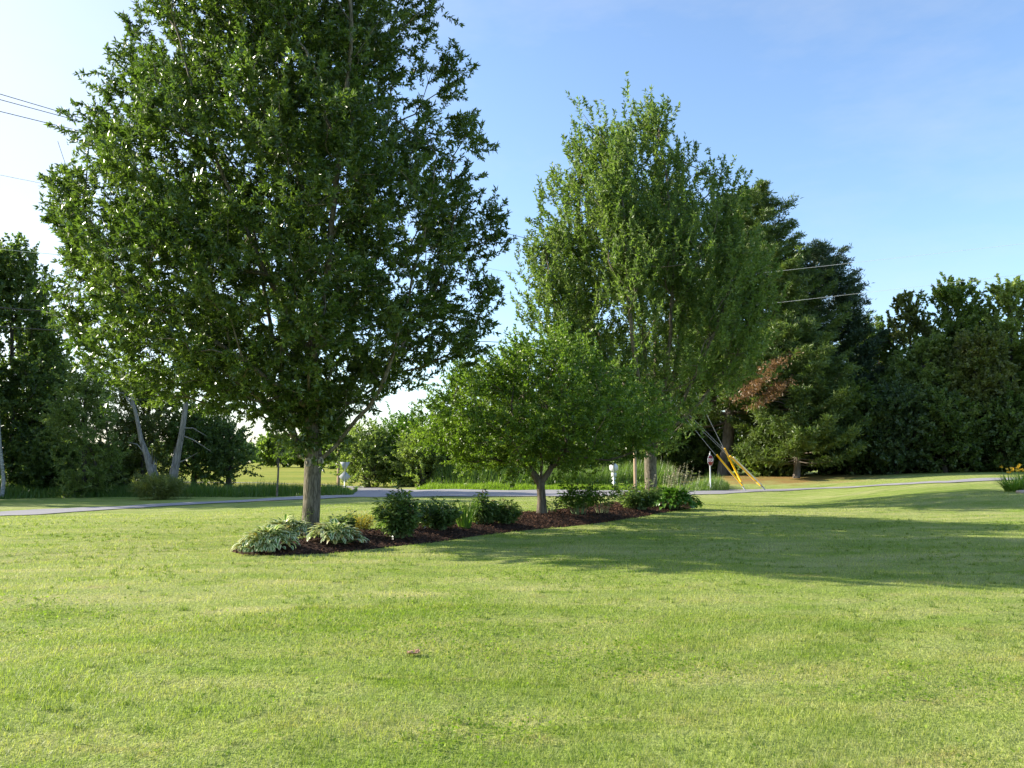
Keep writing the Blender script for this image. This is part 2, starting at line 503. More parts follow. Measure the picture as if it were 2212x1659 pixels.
def mulch_mat():
    m, nt, out = new_mat('bark_mulch')
    g = N(nt, 'ShaderNodeNewGeometry')
    vo = N(nt, 'ShaderNodeTexVoronoi')
    vo.inputs['Scale'].default_value = 26
    nt.links.new(mapping(nt, g.outputs['Position'], (1, 0.6, 1), (0, 0, 0.5)), vo.inputs['Vector'])
    n = noise_node(nt, g.outputs['Position'], 60, 3, 0.7)
    f = mathn(nt, 'ADD', mathn(nt, 'MULTIPLY', vo.outputs['Color'], 0.6), mathn(nt, 'MULTIPLY', n, 0.4))
    col = ramp(nt, f, [(0.2, (0.016, 0.009, 0.006)), (0.55, (0.048, 0.024, 0.015)), (0.85, (0.12, 0.062, 0.038))])
    p = N(nt, 'ShaderNodeBsdfPrincipled')
    p.inputs['Roughness'].default_value = 0.9
    p.inputs['Specular IOR Level'].default_value = 0.15
    nt.links.new(col, p.inputs['Base Color'])
    b = N(nt, 'ShaderNodeBump')
    b.inputs['Strength'].default_value = 1.0
    b.inputs['Distance'].default_value = 0.05
    nt.links.new(f, b.inputs['Height'])
    nt.links.new(b.outputs[0], p.inputs['Normal'])
    nt.links.new(p.outputs[0], out.inputs[0])
    return m
M['mulch'] = mulch_mat()
M['chips'] = leaf_mat('mulch_chip', (0.02, 0.011, 0.008), (0.06, 0.03, 0.018), (0.16, 0.085, 0.05), 0.0, (1, 1, 1), 0.9, 0.1, 6)

def road_mat(name, c1, c2):
    m, nt, out = new_mat(name)
    g = N(nt, 'ShaderNodeNewGeometry')
    n1 = noise_node(nt, mapping(nt, g.outputs['Position'], (0.25, 0.8, 0)), 1.0, 4)
    n2 = noise_node(nt, g.outputs['Position'], 60, 3, 0.7)
    col = ramp(nt, mathn(nt, 'ADD', mathn(nt, 'MULTIPLY', n1, 0.6), mathn(nt, 'MULTIPLY', n2, 0.4)), [(0.3, c1), (0.7, c2)])
    p = N(nt, 'ShaderNodeBsdfPrincipled')
    p.inputs['Roughness'].default_value = 0.85
    p.inputs['Specular IOR Level'].default_value = 0.3
    nt.links.new(col, p.inputs['Base Color'])
    b = N(nt, 'ShaderNodeBump'); b.inputs['Strength'].default_value = 0.4; b.inputs['Distance'].default_value = 0.01
    nt.links.new(n2, b.inputs['Height']); nt.links.new(b.outputs[0], p.inputs['Normal'])
    nt.links.new(p.outputs[0], out.inputs[0])
    return m
M['asphalt'] = road_mat('weathered_asphalt', (0.24, 0.23, 0.235), (0.34, 0.315, 0.315))
M['gravel'] = road_mat('pale_gravel', (0.24, 0.23, 0.20), (0.33, 0.31, 0.28))

# ------------------------------------------------------------------ ground
def build_ground():
    radii = np.concatenate([[0.3], np.geomspace(1.0, 900, 190)])
    na = 300
    ang = np.linspace(-pi, pi, na, endpoint=False)
    R, A = np.meshgrid(radii, ang, indexing='ij')
    x = R * np.sin(A); y = R * np.cos(A)
    z = terrain(x, np.where(y > 0, y, 0.0))
    V = np.stack([x.ravel(), y.ravel(), z.ravel()], 1)
    i = np.arange(len(radii) - 1)[:, None]; j = np.arange(na)[None, :]
    a = i * na + j; b = i * na + (j + 1) % na
    Fq = np.stack([a, a + na, b + na, b], -1).reshape(-1, 4)
    o = mesh_obj('ground', V, Fq, M['ground'], smooth=True)
    tag(o, kind='structure')
build_ground()

# mulch bed outline, survey units, walked round
BED_D = [(497, 1190), (520, 1198), (600, 1201), (700, 1197), (770, 1190), (850, 1181), (936, 1172), (1000, 1163), (1045, 1156),
         (1100, 1150), (1190, 1141), (1282, 1132), (1368, 1119), (1440, 1107), (1500, 1097), (1500, 1090),
         (1440, 1087), (1370, 1088), (1282, 1092), (1224, 1100), (1152, 1112), (1080, 1116), (1008, 1124), (915, 1136),
         (813, 1146), (720, 1160), (670, 1168), (560, 1182)]
BED = np.array([tuple(ground(a, b))[:2] for a, b in BED_D])

def signed_dist(poly, X, Y):
    n = len(poly)
    d = np.full(X.shape, 1e9); ins = np.zeros(X.shape, bool)
    for i in range(n):
        x0, y0 = poly[i]; x1, y1 = poly[(i + 1) % n]
        ex, ey = x1 - x0, y1 - y0
        t = np.clip(((X - x0) * ex + (Y - y0) * ey) / (ex * ex + ey * ey + 1e-9), 0, 1)
        d = np.minimum(d, np.hypot(X - x0 - t * ex, Y - y0 - t * ey))
        c = ((y0 > Y) != (y1 > Y)) & (X < (x1 - x0) * (Y - y0) / (y1 - y0 + 1e-12) + x0)
        ins ^= c
    return np.where(ins, d, -d)

def bed_height(x, y):
    d = signed_dist(BED, np.asarray(x, float), np.asarray(y, float))
    return terrain(x, y) + np.where(d > 0, 0.012 + 0.12 * sm(d / 0.8), d * 1.2)

def stand_height(x, y):
    return np.maximum(bed_height(x, y), terrain(x, y))

def bz(x, y):
    return float(stand_height(np.array([x]), np.array([y]))[0])

def build_bed():
    step = 0.06
    xs = np.arange(BED[:, 0].min() - 0.2, BED[:, 0].max() + 0.2, step)
    ys = np.arange(BED[:, 1].min() - 0.2, BED[:, 1].max() + 0.2, step)
    X, Y = np.meshgrid(xs, ys, indexing='ij')
    Xj = X + rng.normal(0, 0.008, X.shape); Yj = Y + rng.normal(0, 0.008, X.shape)
    d = signed_dist(BED, Xj, Yj)
    Z = bed_height(Xj, Yj) + np.where(d > 0, rng.normal(0, 0.010, X.shape), 0)
    keep = d > -0.09
    idx = -np.ones(X.shape, int)
    idx[keep] = np.arange(keep.sum())
    V = np.stack([Xj[keep], Yj[keep], Z[keep]], 1)
    a, b, c, e = idx[:-1, :-1], idx[1:, :-1], idx[1:, 1:], idx[:-1, 1:]
    ok = (a >= 0) & (b >= 0) & (c >= 0) & (e >= 0)
    Fq = np.stack([a[ok], b[ok], c[ok], e[ok]], -1)
    o = mesh_obj('mulch_bed', V, Fq, M['mulch'], smooth=False)
    tag(o, kind='structure')
    # loose chips
    n = 26000
    px = rng.uniform(BED[:, 0].min(), BED[:, 0].max(), n * 3); py = rng.uniform(BED[:, 1].min(), BED[:, 1].max(), n * 3)
    dd = signed_dist(BED, px, py)
    k = np.where(dd > -0.03)[0][:n]
    px, py = px[k], py[k]
    C = np.stack([px, py, bed_height(px, py) + rng.uniform(0.005, 0.03, len(k))], 1)
    A = rng.normal(0, 1, (len(k), 3)); A[:, 2] *= 0.35
    V, Fq, rn = leaf_quads(C, A, rng.uniform(0.03, 0.09, len(k)), rng.uniform(0.012, 0.03, len(k)), 0.1)
    o = mesh_obj('bark_chips', V, Fq, M['chips'], rnd=rn)
    tag(o, 'loose dark brown bark chips scattered over the mulch bed', 'mulch', kind='stuff')

def leaf_quads(C, A, L, W, fold=0.25, droop=0.1, up=None):
    n = len(C)
    A = A / (np.linalg.norm(A, axis=1, keepdims=True) + 1e-9)
    R = rng.normal(0, 1, (n, 3)) if up is None else (np.array(up)[None, :] + rng.normal(0, 0.45, (n, 3)))
    s = np.cross(A, R); s /= (np.linalg.norm(s, axis=1, keepdims=True) + 1e-9)
    nn = np.cross(s, A)
    L = np.asarray(L).reshape(-1, 1) * np.ones((n, 1)); W = np.asarray(W).reshape(-1, 1) * np.ones((n, 1))
    v0 = C; v1 = C + A * L * 0.45 - s * W * 0.5 + nn * W * fold
    v2 = C + A * L - nn * L * droop; v3 = C + A * L * 0.45 + s * W * 0.5 + nn * W * fold
    V = np.stack([v0, v1, v2, v3], 1).reshape(-1, 3)
    Fq = np.arange(n * 4).reshape(n, 4)
    return V, Fq, rng.uniform(0, 1, n)

def strips(P, az, L, W, th0, bend, nseg=3, across=3, prof='blade', trough=0.12, rn=None):
    """long leaves: P base (n,3), az heading, th0 lean from vertical at the base, bend extra lean at the tip"""
    n = len(P)
    az, L, W, th0, bend = [np.asarray(v, float) * np.ones(n) for v in (az, L, W, th0, bend)]
    d = np.stack([np.cos(az), np.sin(az), np.zeros(n)], 1)
    s = np.stack([-np.sin(az), np.cos(az), np.zeros(n)], 1)
    pos = P.astype(float).copy()
    rows = []
    us = []
    for k in range(nseg + 1):
        t = k / nseg
        if prof == 'blade': wk = (1 - t) ** 0.6 * 0.9 + 0.1 * (t < 1) if t < 1 else 0.08
        elif prof == 'hosta': wk = max(0.06, math.sin(pi * min(1, max(0, (t - 0.28) / 0.72)) ** 0.8) if t > 0.3 else 0.06)
        else: wk = max(0.08, math.sin(pi * (0.12 + 0.86 * t)))
        th = th0 + bend * t ** (1.6 if prof == 'hosta' else 1.0)
        nrm = d * (-np.cos(th))[:, None] + np.array([0, 0, 1.0])[None, :] * np.sin(th)[:, None]
        for a in range(across):
            uu = (a / (across - 1)) * 2 - 1 if across > 1 else 0
            off = s * (uu * W * 0.5 * wk)[:, None] + nrm * (abs(uu) * W * trough * wk)[:, None]
            rows.append(pos + off)
            us.append(np.full(n, uu))
        if k < nseg:
            th = th0 + bend * (t + 0.5 / nseg) ** (1.6 if prof == 'hosta' else 1.0)
            step = L / nseg
            pos = pos + d * (np.sin(th) * step)[:, None] + np.array([0, 0, 1.0])[None, :] * (np.cos(th) * step)[:, None]
    m = (nseg + 1) * across
    V = np.stack(rows, 1).reshape(-1, 3)
    U = np.stack(us, 1).reshape(-1)
    base = (np.arange(n) * m)[:, None]
    q = []
    for k in range(nseg):
        for a in range(across - 1):
            i0 = k * across + a
            q.append([i0, i0 + 1, i0 + across + 1, i0 + across])
    q = np.array(q)
    Fq = (base[:, :, None] + q[None, :, :]).reshape(-1, 4)
    if rn is None: rn = rng.uniform(0, 1, n)
    return V, Fq, np.repeat(rn, len(q)), U

build_bed()

# ------------------------------------------------------------------ roads
def ribbon(name, edges, mat, lift=0.025, nx=60, nw=8):
    """edges: list of (near survey point, far survey point)"""
    N_ = [ground(*e[0]) for e in edges]; F_ = [ground(*e[1]) for e in edges]
    t = np.linspace(0, len(edges) - 1, nx)
    V = []
    for tt in t:
        i = min(int(tt), len(edges) - 2); f = tt - i
        a = N_[i].lerp(N_[i + 1], f); b = F_[i].lerp(F_[i + 1], f)
        for k in range(nw + 1):
            p = a.lerp(b, k / nw)
            V.append((p.x, p.y, gz(p.x, p.y) + lift))
    q = []
    for i in range(nx - 1):
        for k in range(nw):
            j = i * (nw + 1) + k
            q.append((j, j + 1, j + nw + 2, j + nw + 1))
    o = mesh_obj(name, V, np.array(q), mat, smooth=True)
    tag(o, kind='structure')
    return o, [tuple(v)[:2] for v in N_] + [tuple(v)[:2] for v in F_[::-1]]
ROADS = []
_, poly = ribbon('road', [((-420, 1152), (-420, 1134)), ((-150, 1130), (-150, 1117)), ((0, 1115), (0, 1106)), ((300, 1098), (300, 1091.5)), ((560, 1083), (560, 1078.5)),
                  ((700, 1078), (700, 1069)), ((780, 1074), (780, 1061)), ((900, 1074), (900, 1059)), ((1100, 1073), (1100, 1060)),
                  ((1300, 1072), (1300, 1060)), ((1450, 1070), (1450, 1059)), ((1560, 1068), (1560, 1058)), ((1650, 1062), (1650, 1057)),
                  ((1780, 1056), (1780, 1053.5)), ((1900, 1050), (1900, 1047)), ((2050, 1044), (2050, 1040)), ((2200, 1038), (2200, 1033)), ((2450, 1028), (2450, 1022))], M['asphalt'], nx=160)
ROADS.append(np.array(poly))
_, poly = ribbon('side_road', [((770, 1067), (960, 1064)), ((762, 1060), (900, 1059)), ((758, 1055), (830, 1055.5)), ((735, 1050), (790, 1051)), ((660, 1046), (690, 1047)), ((560, 1043), (570, 1044)), ((380, 1041), (380, 1042))], M['asphalt'], lift=0.021, nx=50)
ROADS.append(np.array(poly))

# ------------------------------------------------------------------ grass
def snoise(x, y, s=1.0, o=0.0):
    x = x * s; y = y * s
    return (np.sin(x * 1.3 + 1.7 * np.sin(y * 0.9 + o) + o) * np.sin(y * 1.1 + 1.3 * np.sin(x * 0.7 - o) + 2 * o)
            + 0.5 * np.sin(x * 2.9 + y * 1.7 + 3 * o) * np.sin(y * 3.3 - x * 1.1 + o)
            + 0.3 * np.sin(x * 6.1 - y * 4.3 + o) * np.sin(y * 7.3 + x * 3.1))

def lawn():
    def sample(n, d0, d1, expo):
        # density falls as d**-expo
        k = 2 - expo
        u = rng.uniform(0, 1, n)
        d = (d0 ** k + u * (d1 ** k - d0 ** k)) ** (1 / k)
        th = rng.uniform(-0.66, 0.66, n)
        return d * np.sin(th), d * np.cos(th), d
    Vs, Fs, Rs = [], [], []
    off = 0
    for n, d0, d1, ex, nseg in ((210000, 3.3, 9.5, 0.9, 2), (210000, 9.5, 34, 1.75, 1)):
        x, y, d = sample(n, d0, d1, ex)
        ok = signed_dist(BED, x, y) < -0.02
        for r in ROADS:
            ok &= signed_dist(r, x, y) < -0.05
        x, y, d = x[ok], y[ok], d[ok]
        n = len(x)
        pz = snoise(x, y, 1.1, 0.4)
        h = (0.030 + 0.010 * pz.clip(-1, 1)) * rng.uniform(0.55, 1.35, n) * (1 + 0.25 * (d > 9.5))
        wd = 0.0034 * (d / 5) ** 0.75
        P = np.stack([x, y, terrain(x, y) - 0.004], 1)
        az = rng.uniform(0, 2 * pi, n)
        V, Fq, rn, U = strips(P, az, h * 1.1, wd, rng.uniform(0.05, 0.7, n), rng.uniform(0.1, 0.9, n), nseg=nseg, across=2, trough=0)
        Vs.append(V); Fs.append(Fq + off); Rs.append(rn); off += len(V)
    o = mesh_obj('grass', np.concatenate(Vs), np.concatenate(Fs), M['blade'], rnd=np.concatenate(Rs))
    tag(o, 'short mown lawn grass with straw coloured and lush patches', 'grass', kind='stuff')
    # scattered coarse tufts missed by the mower
    x, y, d = sample(2600, 3.4, 26, 0.8)
    ok = (signed_dist(BED, x, y) < -0.15) & (snoise(x, y, 0.9, 3.3) > -0.2)
    x, y, d = x[ok], y[ok], d[ok]
    m_ = 16
    n = len(x) * m_
    px = np.repeat(x, m_) + rng.normal(0, 0.022, n); py = np.repeat(y, m_) + rng.normal(0, 0.022, n)
    P = np.stack([px, py, terrain(px, py) - 0.003], 1)
    V, Fq, rn, U = strips(P, rng.uniform(0, 2 * pi, n), rng.uniform(0.04, 0.085, n), 0.0055 * (np.repeat(d, m_) / 5) ** 0.6, rng.uniform(0.1, 0.9, n), rng.uniform(0.3, 1.2, n), nseg=2, across=2, trough=0)
    o = mesh_obj('grass_tufts', V, Fq, M['tuft'], rnd=rn)
    tag(o, 'scattered coarse grass tufts standing above the mown lawn', 'grass', kind='stuff')
    # clover and broad weeds in patches
    x, y, d = sample(150000, 3.3, 24, 1.1)
    pn = snoise(x, y, 0.55, 2.1) + 0.6 * snoise(x, y, 2.3, 5.0)
    ok = (pn + rng.normal(0, 0.45, len(x)) > 0.78) & (signed_dist(BED, x, y) < -0.05)
    x, y, d = x[ok], y[ok], d[ok]
    n = len(x)
    C = np.stack([x, y, terrain(x, y) + rng.uniform(0.012, 0.04, n)], 1)
    A = rng.normal(0, 1, (n, 3)); A[:, 2] = np.abs(A[:, 2]) * 0.35
    V, Fq, rn = leaf_quads(C, A, rng.uniform(0.014, 0.036, n), rng.uniform(0.010, 0.024, n), 0.1, 0.1, up=(0, 0, 1))
    o = mesh_obj('clover', V, Fq, M['clover'], rnd=rn)
    tag(o, 'bright yellow green clover and broad leaved weeds in the lawn', 'clover', kind='stuff')
lawn()

def tall_grass(name, label, quad, n, hmin, hmax, mat, wid=0.03, edge=True):
    """quad: polygon on the ground (world xy)"""
    poly = np.array(quad)
    x = rng.uniform(poly[:, 0].min(), poly[:, 0].max(), n * 4); y = rng.uniform(poly[:, 1].min(), poly[:, 1].max(), n * 4)
    d = signed_dist(poly, x, y)
    k = np.where(d > 0)[0][:n]
    x, y, d = x[k], y[k], d[k]
    n = len(x)
    e = sm(d / 0.9) if edge else 1
    h = (hmin + (hmax - hmin) * (0.5 + 0.4 * snoise(x, y, 0.7, 1.2)).clip(0, 1)) * rng.uniform(0.55, 1.1, n) * (0.35 + 0.65 * e)
    P = np.stack([x, y, terrain(x, y) - 0.02], 1)
    V, Fq, rn, U = strips(P, rng.uniform(0, 2 * pi, n), h, wid * rng.uniform(0.6, 1.4, n), rng.uniform(0.0, 0.3, n), rng.uniform(0.0, 0.7, n), nseg=3, across=2, trough=0)
    o = mesh_obj(name, V, Fq, mat, rnd=rn)
    tag(o, label, 'tall grass', kind='stuff')
    return o

def gpoly(pts):
    return [tuple(ground(a, b))[:2] for a, b in pts]

p1 = gpoly([(-300, 1092), (0, 1078), (300, 1074), (440, 1074), (600, 1073), (760, 1070), (772, 1062)])
p1 = p1 + [(p[0] * 1.13, p[1] * 1.13) for p in p1[::-1]]
tall_grass('tall_grass', 'tall dark rough grass growing along the far roadside before the field', p1, 26000, 0.45, 0.95, M['weed'])
p2 = gpoly([(925, 1053), (1100, 1054), (1300, 1054), (1400, 1054), (1470, 1053)])
p2 = [(p[0], p[1]) for p in p2] + [(p[0] * 1.12, p[1] * 1.12) for p in p2[::-1]]
tall_grass('reeds', 'tall pale green reeds standing behind the middle of the road', p2, 17000, 1.0, 2.0, M['reed'], 0.035)
p3 = gpoly([(900, 1058), (1100, 1059), (1300, 1059), (1450, 1058.5), (1545, 1057)])
p3 = p3 + [(p[0] * 1.06, p[1] * 1.06) for p in p3[::-1]]
tall_grass('verge_grass', 'low sunlit yellow green grass verge in front of the reeds', p3, 14000, 0.25, 0.5, M['clover'], 0.03)
g0 = ground(1530, 1060)
p4 = gpoly([(1470, 1062), (1530, 1061), (1575, 1060)])
p4 = p4 + [(p[0] * 1.1, p[1] * 1.1) for p in p4[::-1]]
tall_grass('roadside_weeds', 'bright green weeds growing round the foot of the red sign', p4, 2600, 0.4, 1.2, M['reed'], 0.03)

# ------------------------------------------------------------------ trees
def tubes_from_nodes(P, par, r, main, sides):
    n = len(P)
    idx = np.where(par >= 0)[0]
    D = np.zeros((n, 3))
    D[idx] = P[idx] - P[par[idx]]
    D /= (np.linalg.norm(D, axis=1, keepdims=True) + 1e-9)
    roots = np.where(par < 0)[0]
    for q in roots:
        D[q] = (0, 0, 1)
    # average direction with main child
    Dm = D.copy()
    for i in idx:
        if main[par[i]] == i:
            Dm[par[i]] = Dm[par[i]] + D[i]
    Dm /= (np.linalg.norm(Dm, axis=1, keepdims=True) + 1e-9)
    c = idx; p = par[idx]
    ismain = main[p] == c
    dA = np.where(ismain[:, None], Dm[p], D[c]); rA = np.where(ismain, r[p], np.minimum(r[p] * 0.8, r[c] * 1.25))
    dB = Dm[c]; rB = r[c]
    ref = np.tile(np.array([[0.25, 0.93, 0.12]]), (len(c), 1))
    par_ = np.abs((ref * D[c]).sum(1)) > 0.9
    ref[par_] = np.array([0.9, 0.1, 0.3])
    def ring(ctr, d, rad):
        a = np.cross(d, ref); a /= (np.linalg.norm(a, axis=1, keepdims=True) + 1e-9)
        b = np.cross(d, a)
        t = np.arange(sides) * 2 * pi / sides
        return ctr[:, None, :] + rad[:, None, None] * (a[:, None, :] * np.cos(t)[None, :, None] + b[:, None, :] * np.sin(t)[None, :, None])
    RA = ring(P[p], dA, rA); RB = ring(P[c], dB, rB)
    V = np.concatenate([RA, RB], 1).reshape(-1, 3)
    base = (np.arange(len(c)) * sides * 2)[:, None, None]
    q = np.array([[k, (k + 1) % sides, sides + (k + 1) % sides, sides + k] for k in range(sides)])[None]
    Fq = (base + q).reshape(-1, 4)
    return V, Fq, rB

def grow(seeds, tips, r_tip, r_base, step=0.35, dirpen=0.8, lenpen=0.25, wob=0.05):
    P = []; par = []; dr = []; pl = []
    for sd_ in seeds:
        pts, pidx = sd_
        prev = pidx
        pts = [Vector(p) for p in pts]
        start = pts[0]
        if prev is None:
            P.append(tuple(start)); par.append(-1); dr.append((0, 0, 1)); pl.append(0); prev = len(P) - 1
        else:
            # attach to nearest node existing
            A = np.array(P); j = int(np.argmin(((A - np.array(start)) ** 2).sum(1))); prev = j
            start = Vector(P[j])
        chain = [start] + pts[1:]
        # smooth the polyline (Catmull-Rom)
        for i in range(len(chain) - 1):
            p0 = chain[max(i - 1, 0)]; a = chain[i]; b = chain[i + 1]; p3 = chain[min(i + 2, len(chain) - 1)]
            k = max(1, int((b - a).length / step))
            for t in range(1, k + 1):
                u = t / k
                q = 0.5 * ((2 * a) + (b - p0) * u + (2 * p0 - 5 * a + 4 * b - p3) * u * u + (3 * a - p0 - 3 * b + p3) * u ** 3)
                q = q + Vector(tuple(rng.normal(0, wob * 0.3, 3)))
                d = (q - Vector(P[prev]))
                P.append(tuple(q)); par.append(prev); pl.append(pl[prev] + d.length); dr.append(tuple(d.normalized())); prev = len(P) - 1
    cap = len(P) + len(tips) * 14 + 10
    PP = np.zeros((cap, 3)); DD = np.zeros((cap, 3)); LL = np.zeros(cap); PA = np.full(cap, -1)
    n = len(P)
    PP[:n] = P; DD[:n] = dr; LL[:n] = pl; PA[:n] = par
    root = PP[0].copy()
    minz = PP[0][2]
    tips = tips[np.argsort(((tips - root) ** 2).sum(1))]
    tipidx = []
    fork = 0.0
    for t in tips:
        v = t[None, :] - PP[:n]
        d = np.linalg.norm(v, axis=1) + 1e-6
        ca = (v * DD[:n]).sum(1) / d
        cost = d * (1 + dirpen * (1 - ca)) + lenpen * LL[:n] + np.where(PP[:n, 2] < MINFORK[0], 50, 0)
        j = int(np.argmin(cost))
        dj = d[j]
        k = int(min(12, max(2, dj / step)))
        p0 = PP[j].copy(); p1 = p0 + DD[j] * dj * 0.35 + np.array([0, 0, 0.08 * dj])
        prev = j
        for s_ in range(1, k + 1):
            u = s_ / k
            q = (1 - u) ** 2 * p0 + 2 * u * (1 - u) * p1 + u * u * t
            if s_ < k: q = q + rng.normal(0, wob, 3) * min(1, dj)
            dv = q - PP[prev]; dl = np.linalg.norm(dv) + 1e-9
            PP[n] = q; DD[n] = dv / dl; LL[n] = LL[prev] + dl; PA[n] = prev
            prev = n; n += 1
        tipidx.append(prev)
    PP = PP[:n]; PA = PA[:n]; DD = DD[:n]
    cnt = np.zeros(n); cnt[tipidx] = 1
    best = np.full(n, -1); bc = np.zeros(n)
    for i in range(n - 1, 0, -1):
        if cnt[i] == 0: cnt[i] = 0.6
        p = PA[i]
        if p >= 0:
            cnt[p] += cnt[i]
            if cnt[i] > bc[p]: bc[p] = cnt[i]; best[p] = i
    p_ = math.log(r_base / r_tip) / math.log(max(cnt.max(), 2))
    r = r_tip * np.maximum(cnt, 1) ** p_
    h = PP[:, 2] - minz
    r = r * (1 + 0.45 * np.exp(-np.clip(h, 0, 5) / 0.16) * (r > r_base * 0.6))
    return PP, PA, DD, r, best, np.array(tipidx)
MINFORK = [-1e9]

def wood_mesh(name, P, PA, r, best, mat, parent, fine=True):
    big = r > 0.045
    # split by size: coarse sided twigs
    V1, F1, rb = tubes_from_nodes(P, PA, r, best, 10)
    sel = rb > 0.04
    n = len(rb)
    V1 = V1.reshape(n, 20, 3)[sel].reshape(-1, 3); k = int(sel.sum())
    q = np.array([[a, (a + 1) % 10, 10 + (a + 1) % 10, 10 + a] for a in range(10)])[None]
    F1 = ((np.arange(k) * 20)[:, None, None] + q).reshape(-1, 4)
    V2, F2, rb = tubes_from_nodes(P, PA, r, best, 4)
    V2 = V2.reshape(n, 8, 3)[~sel].reshape(-1, 3); k2 = int((~sel).sum())
    q = np.array([[a, (a + 1) % 4, 4 + (a + 1) % 4, 4 + a] for a in range(4)])[None]
    F2 = ((np.arange(k2) * 8)[:, None, None] + q).reshape(-1, 4) + len(V1)
    return mesh_obj(name, np.concatenate([V1, V2]), np.concatenate([F1, F2]), mat, parent, smooth=True)

def outline_fn(base, Y, left, right):
    """crown silhouette: lists of survey points -> functions of z giving local x"""
    def conv(pts):
        a = np.array([(at(p[0], p[1], Y).z - base.z, at(p[0], p[1], Y).x - base.x) for p in pts])
        a = a[np.argsort(a[:, 0])]
        return a
    Lc, Rc = conv(left), conv(right)
    return Lc, Rc

def crown_tips(Lc, Rc, n, base=None, ratio=1.0, lump=0.5, lfreq=0.7, rpow=0.42, depth_off=0.0, zskew=0):
    z0 = min(Lc[0, 0], Rc[0, 0]); z1 = max(Lc[-1, 0], Rc[-1, 0])
    out = []
    o = rng.uniform(0, 20)
    hwmax = max(0.5, (np.interp(np.linspace(z0, z1, 30), Rc[:, 0], Rc[:, 1]) - np.interp(np.linspace(z0, z1, 30), Lc[:, 0], Lc[:, 1])).max() / 2)
    while len(out) < n:
        z = rng.uniform(z0, z1)
        xl = np.interp(z, Lc[:, 0], Lc[:, 1]); xr = np.interp(z, Rc[:, 0], Rc[:, 1])
        hw = (xr - xl) / 2
        if rng.uniform() > max(0.08, hw / hwmax): continue
        xc = (xl + xr) / 2
        a = rng.uniform(0, 2 * pi); r = rng.uniform() ** rpow
        x = xc + hw * r * cos(a); y = depth_off + ratio * hw * r * sin(a)
        if base is not None:
            # keep the rounded crown inside its true silhouette although its near side stands closer
            k = base.y / (base.y + y)
            ze = CAMZ + (base.z + z - CAMZ) * k - base.z; xe = (base.x + x) * k - base.x
            if not (np.interp(ze, Lc[:, 0], Lc[:, 1]) - 0.1 < xe < np.interp(ze, Rc[:, 0], Rc[:, 1]) + 0.1): continue
        nz = math.sin(x * lfreq * 2.1 + o) * math.sin(y * lfreq * 1.9 + o * 2) * math.sin(z * lfreq * 1.7 + o * 3)
        if nz < -lump * 0.6 and rng.uniform() < 0.8: continue
        out.append((x, y, z))
    return np.array(out)

def foliage(tips, tdir, nshoot, per, shoot_len, leafL, leafW, upb=0.35, spread=0.7, ctr=None, droop=0.1, follow=0.6, outw=0.5):
    n = len(tips)
    S0 = np.repeat(tips, nshoot, 0) + rng.normal(0, shoot_len * 0.35, (n * nshoot, 3))
    c = tips.mean(0) if ctr is None else np.array(ctr)
    out = S0 - c[None]; out[:, 2] *= 0.4
    out /= (np.linalg.norm(out, axis=1, keepdims=True) + 1e-9)
    D = out * outw + np.repeat(tdir, nshoot, 0) * 0.5 + np.array([0, 0, upb])[None] + rng.normal(0, spread, (n * nshoot, 3)) * 0.6
    D /= (np.linalg.norm(D, axis=1, keepdims=True) + 1e-9)
    SL = shoot_len * rng.uniform(0.6, 1.3, n * nshoot)
    S0 = S0 - D * SL[:, None] * 0.35
    m = n * nshoot
    t = rng.uniform(0.0, 1, (m, per))
    C = S0[:, None, :] + D[:, None, :] * (t * SL[:, None])[..., None]
    A = D[:, None, :] * follow + rng.normal(0, 0.55, (m, per, 3)) + np.array([0, 0, -0.1])
    C = C.reshape(-1, 3); A = A.reshape(-1, 3)
    k = len(C)
    sz = rng.uniform(0.65, 1.25, k)
    V, Fq, rn = leaf_quads(C, A, leafL * sz, leafW * sz, 0.22, droop)
    sr = np.repeat(rng.uniform(0, 1, m), per)
    return V, Fq, rn * 0.5 + sr * 0.5

def make_tree(name, label, base, Y, left, right, ntips, leaf, bark, nshoot=5, per=40, shoot=0.55, leafL=0.1, leafW=0.035,
              r_base=0.2, r_tip=0.008, seeds=None, ratio=1.0, lump=0.5, lfreq=0.7, rpow=0.42, upb=0.35, minfork=None, group=None,
              spread=0.7, step=0.35, dirpen=0.8, lenpen=0.25, cat='tree', outw=0.5, origin_z=None, depth_off=0, extra=None, follow=0.6):
    root = thing(name, label, cat, base, 0, group)
    Lc, Rc = outline_fn(base, Y, left, right)
    tips = crown_tips(Lc, Rc, ntips, base, ratio, lump, lfreq, rpow, depth_off)
    if extra is not None:
        tips = np.concatenate([tips, extra])
    z0 = min(Lc[0, 0], Rc[0, 0])
    if seeds is None:
        zt = max(Lc[-1, 0], Rc[-1, 0])
        xm = 0.5 * (np.interp(zt * 0.75, Lc[:, 0], Lc[:, 1]) + np.interp(zt * 0.75, Rc[:, 0], Rc[:, 1]))
        seeds = [([(0, 0, -0.1), (0, 0, max(0.4, z0 * 0.6)), (xm * 0.3, depth_off * 0.3, zt * 0.4), (xm, depth_off, zt * 0.8)], None)]
    MINFORK[0] = minfork if minfork is not None else max(0.3, z0 * 0.5)
    P, PA, DD, r, best, ti = grow(seeds, tips, r_tip, r_base, step, dirpen, lenpen)
    MINFORK[0] = -1e9
    wood_mesh('trunk', P, PA, r, best, bark, root)
    V, Fq, rn = foliage(P[ti], DD[ti], nshoot, per, shoot, leafL, leafW, upb, spread, outw=outw, follow=follow)
    mesh_obj('crown', V, Fq, leaf, root, rnd=rn)
    return root, (P, PA, DD, r, best, ti)

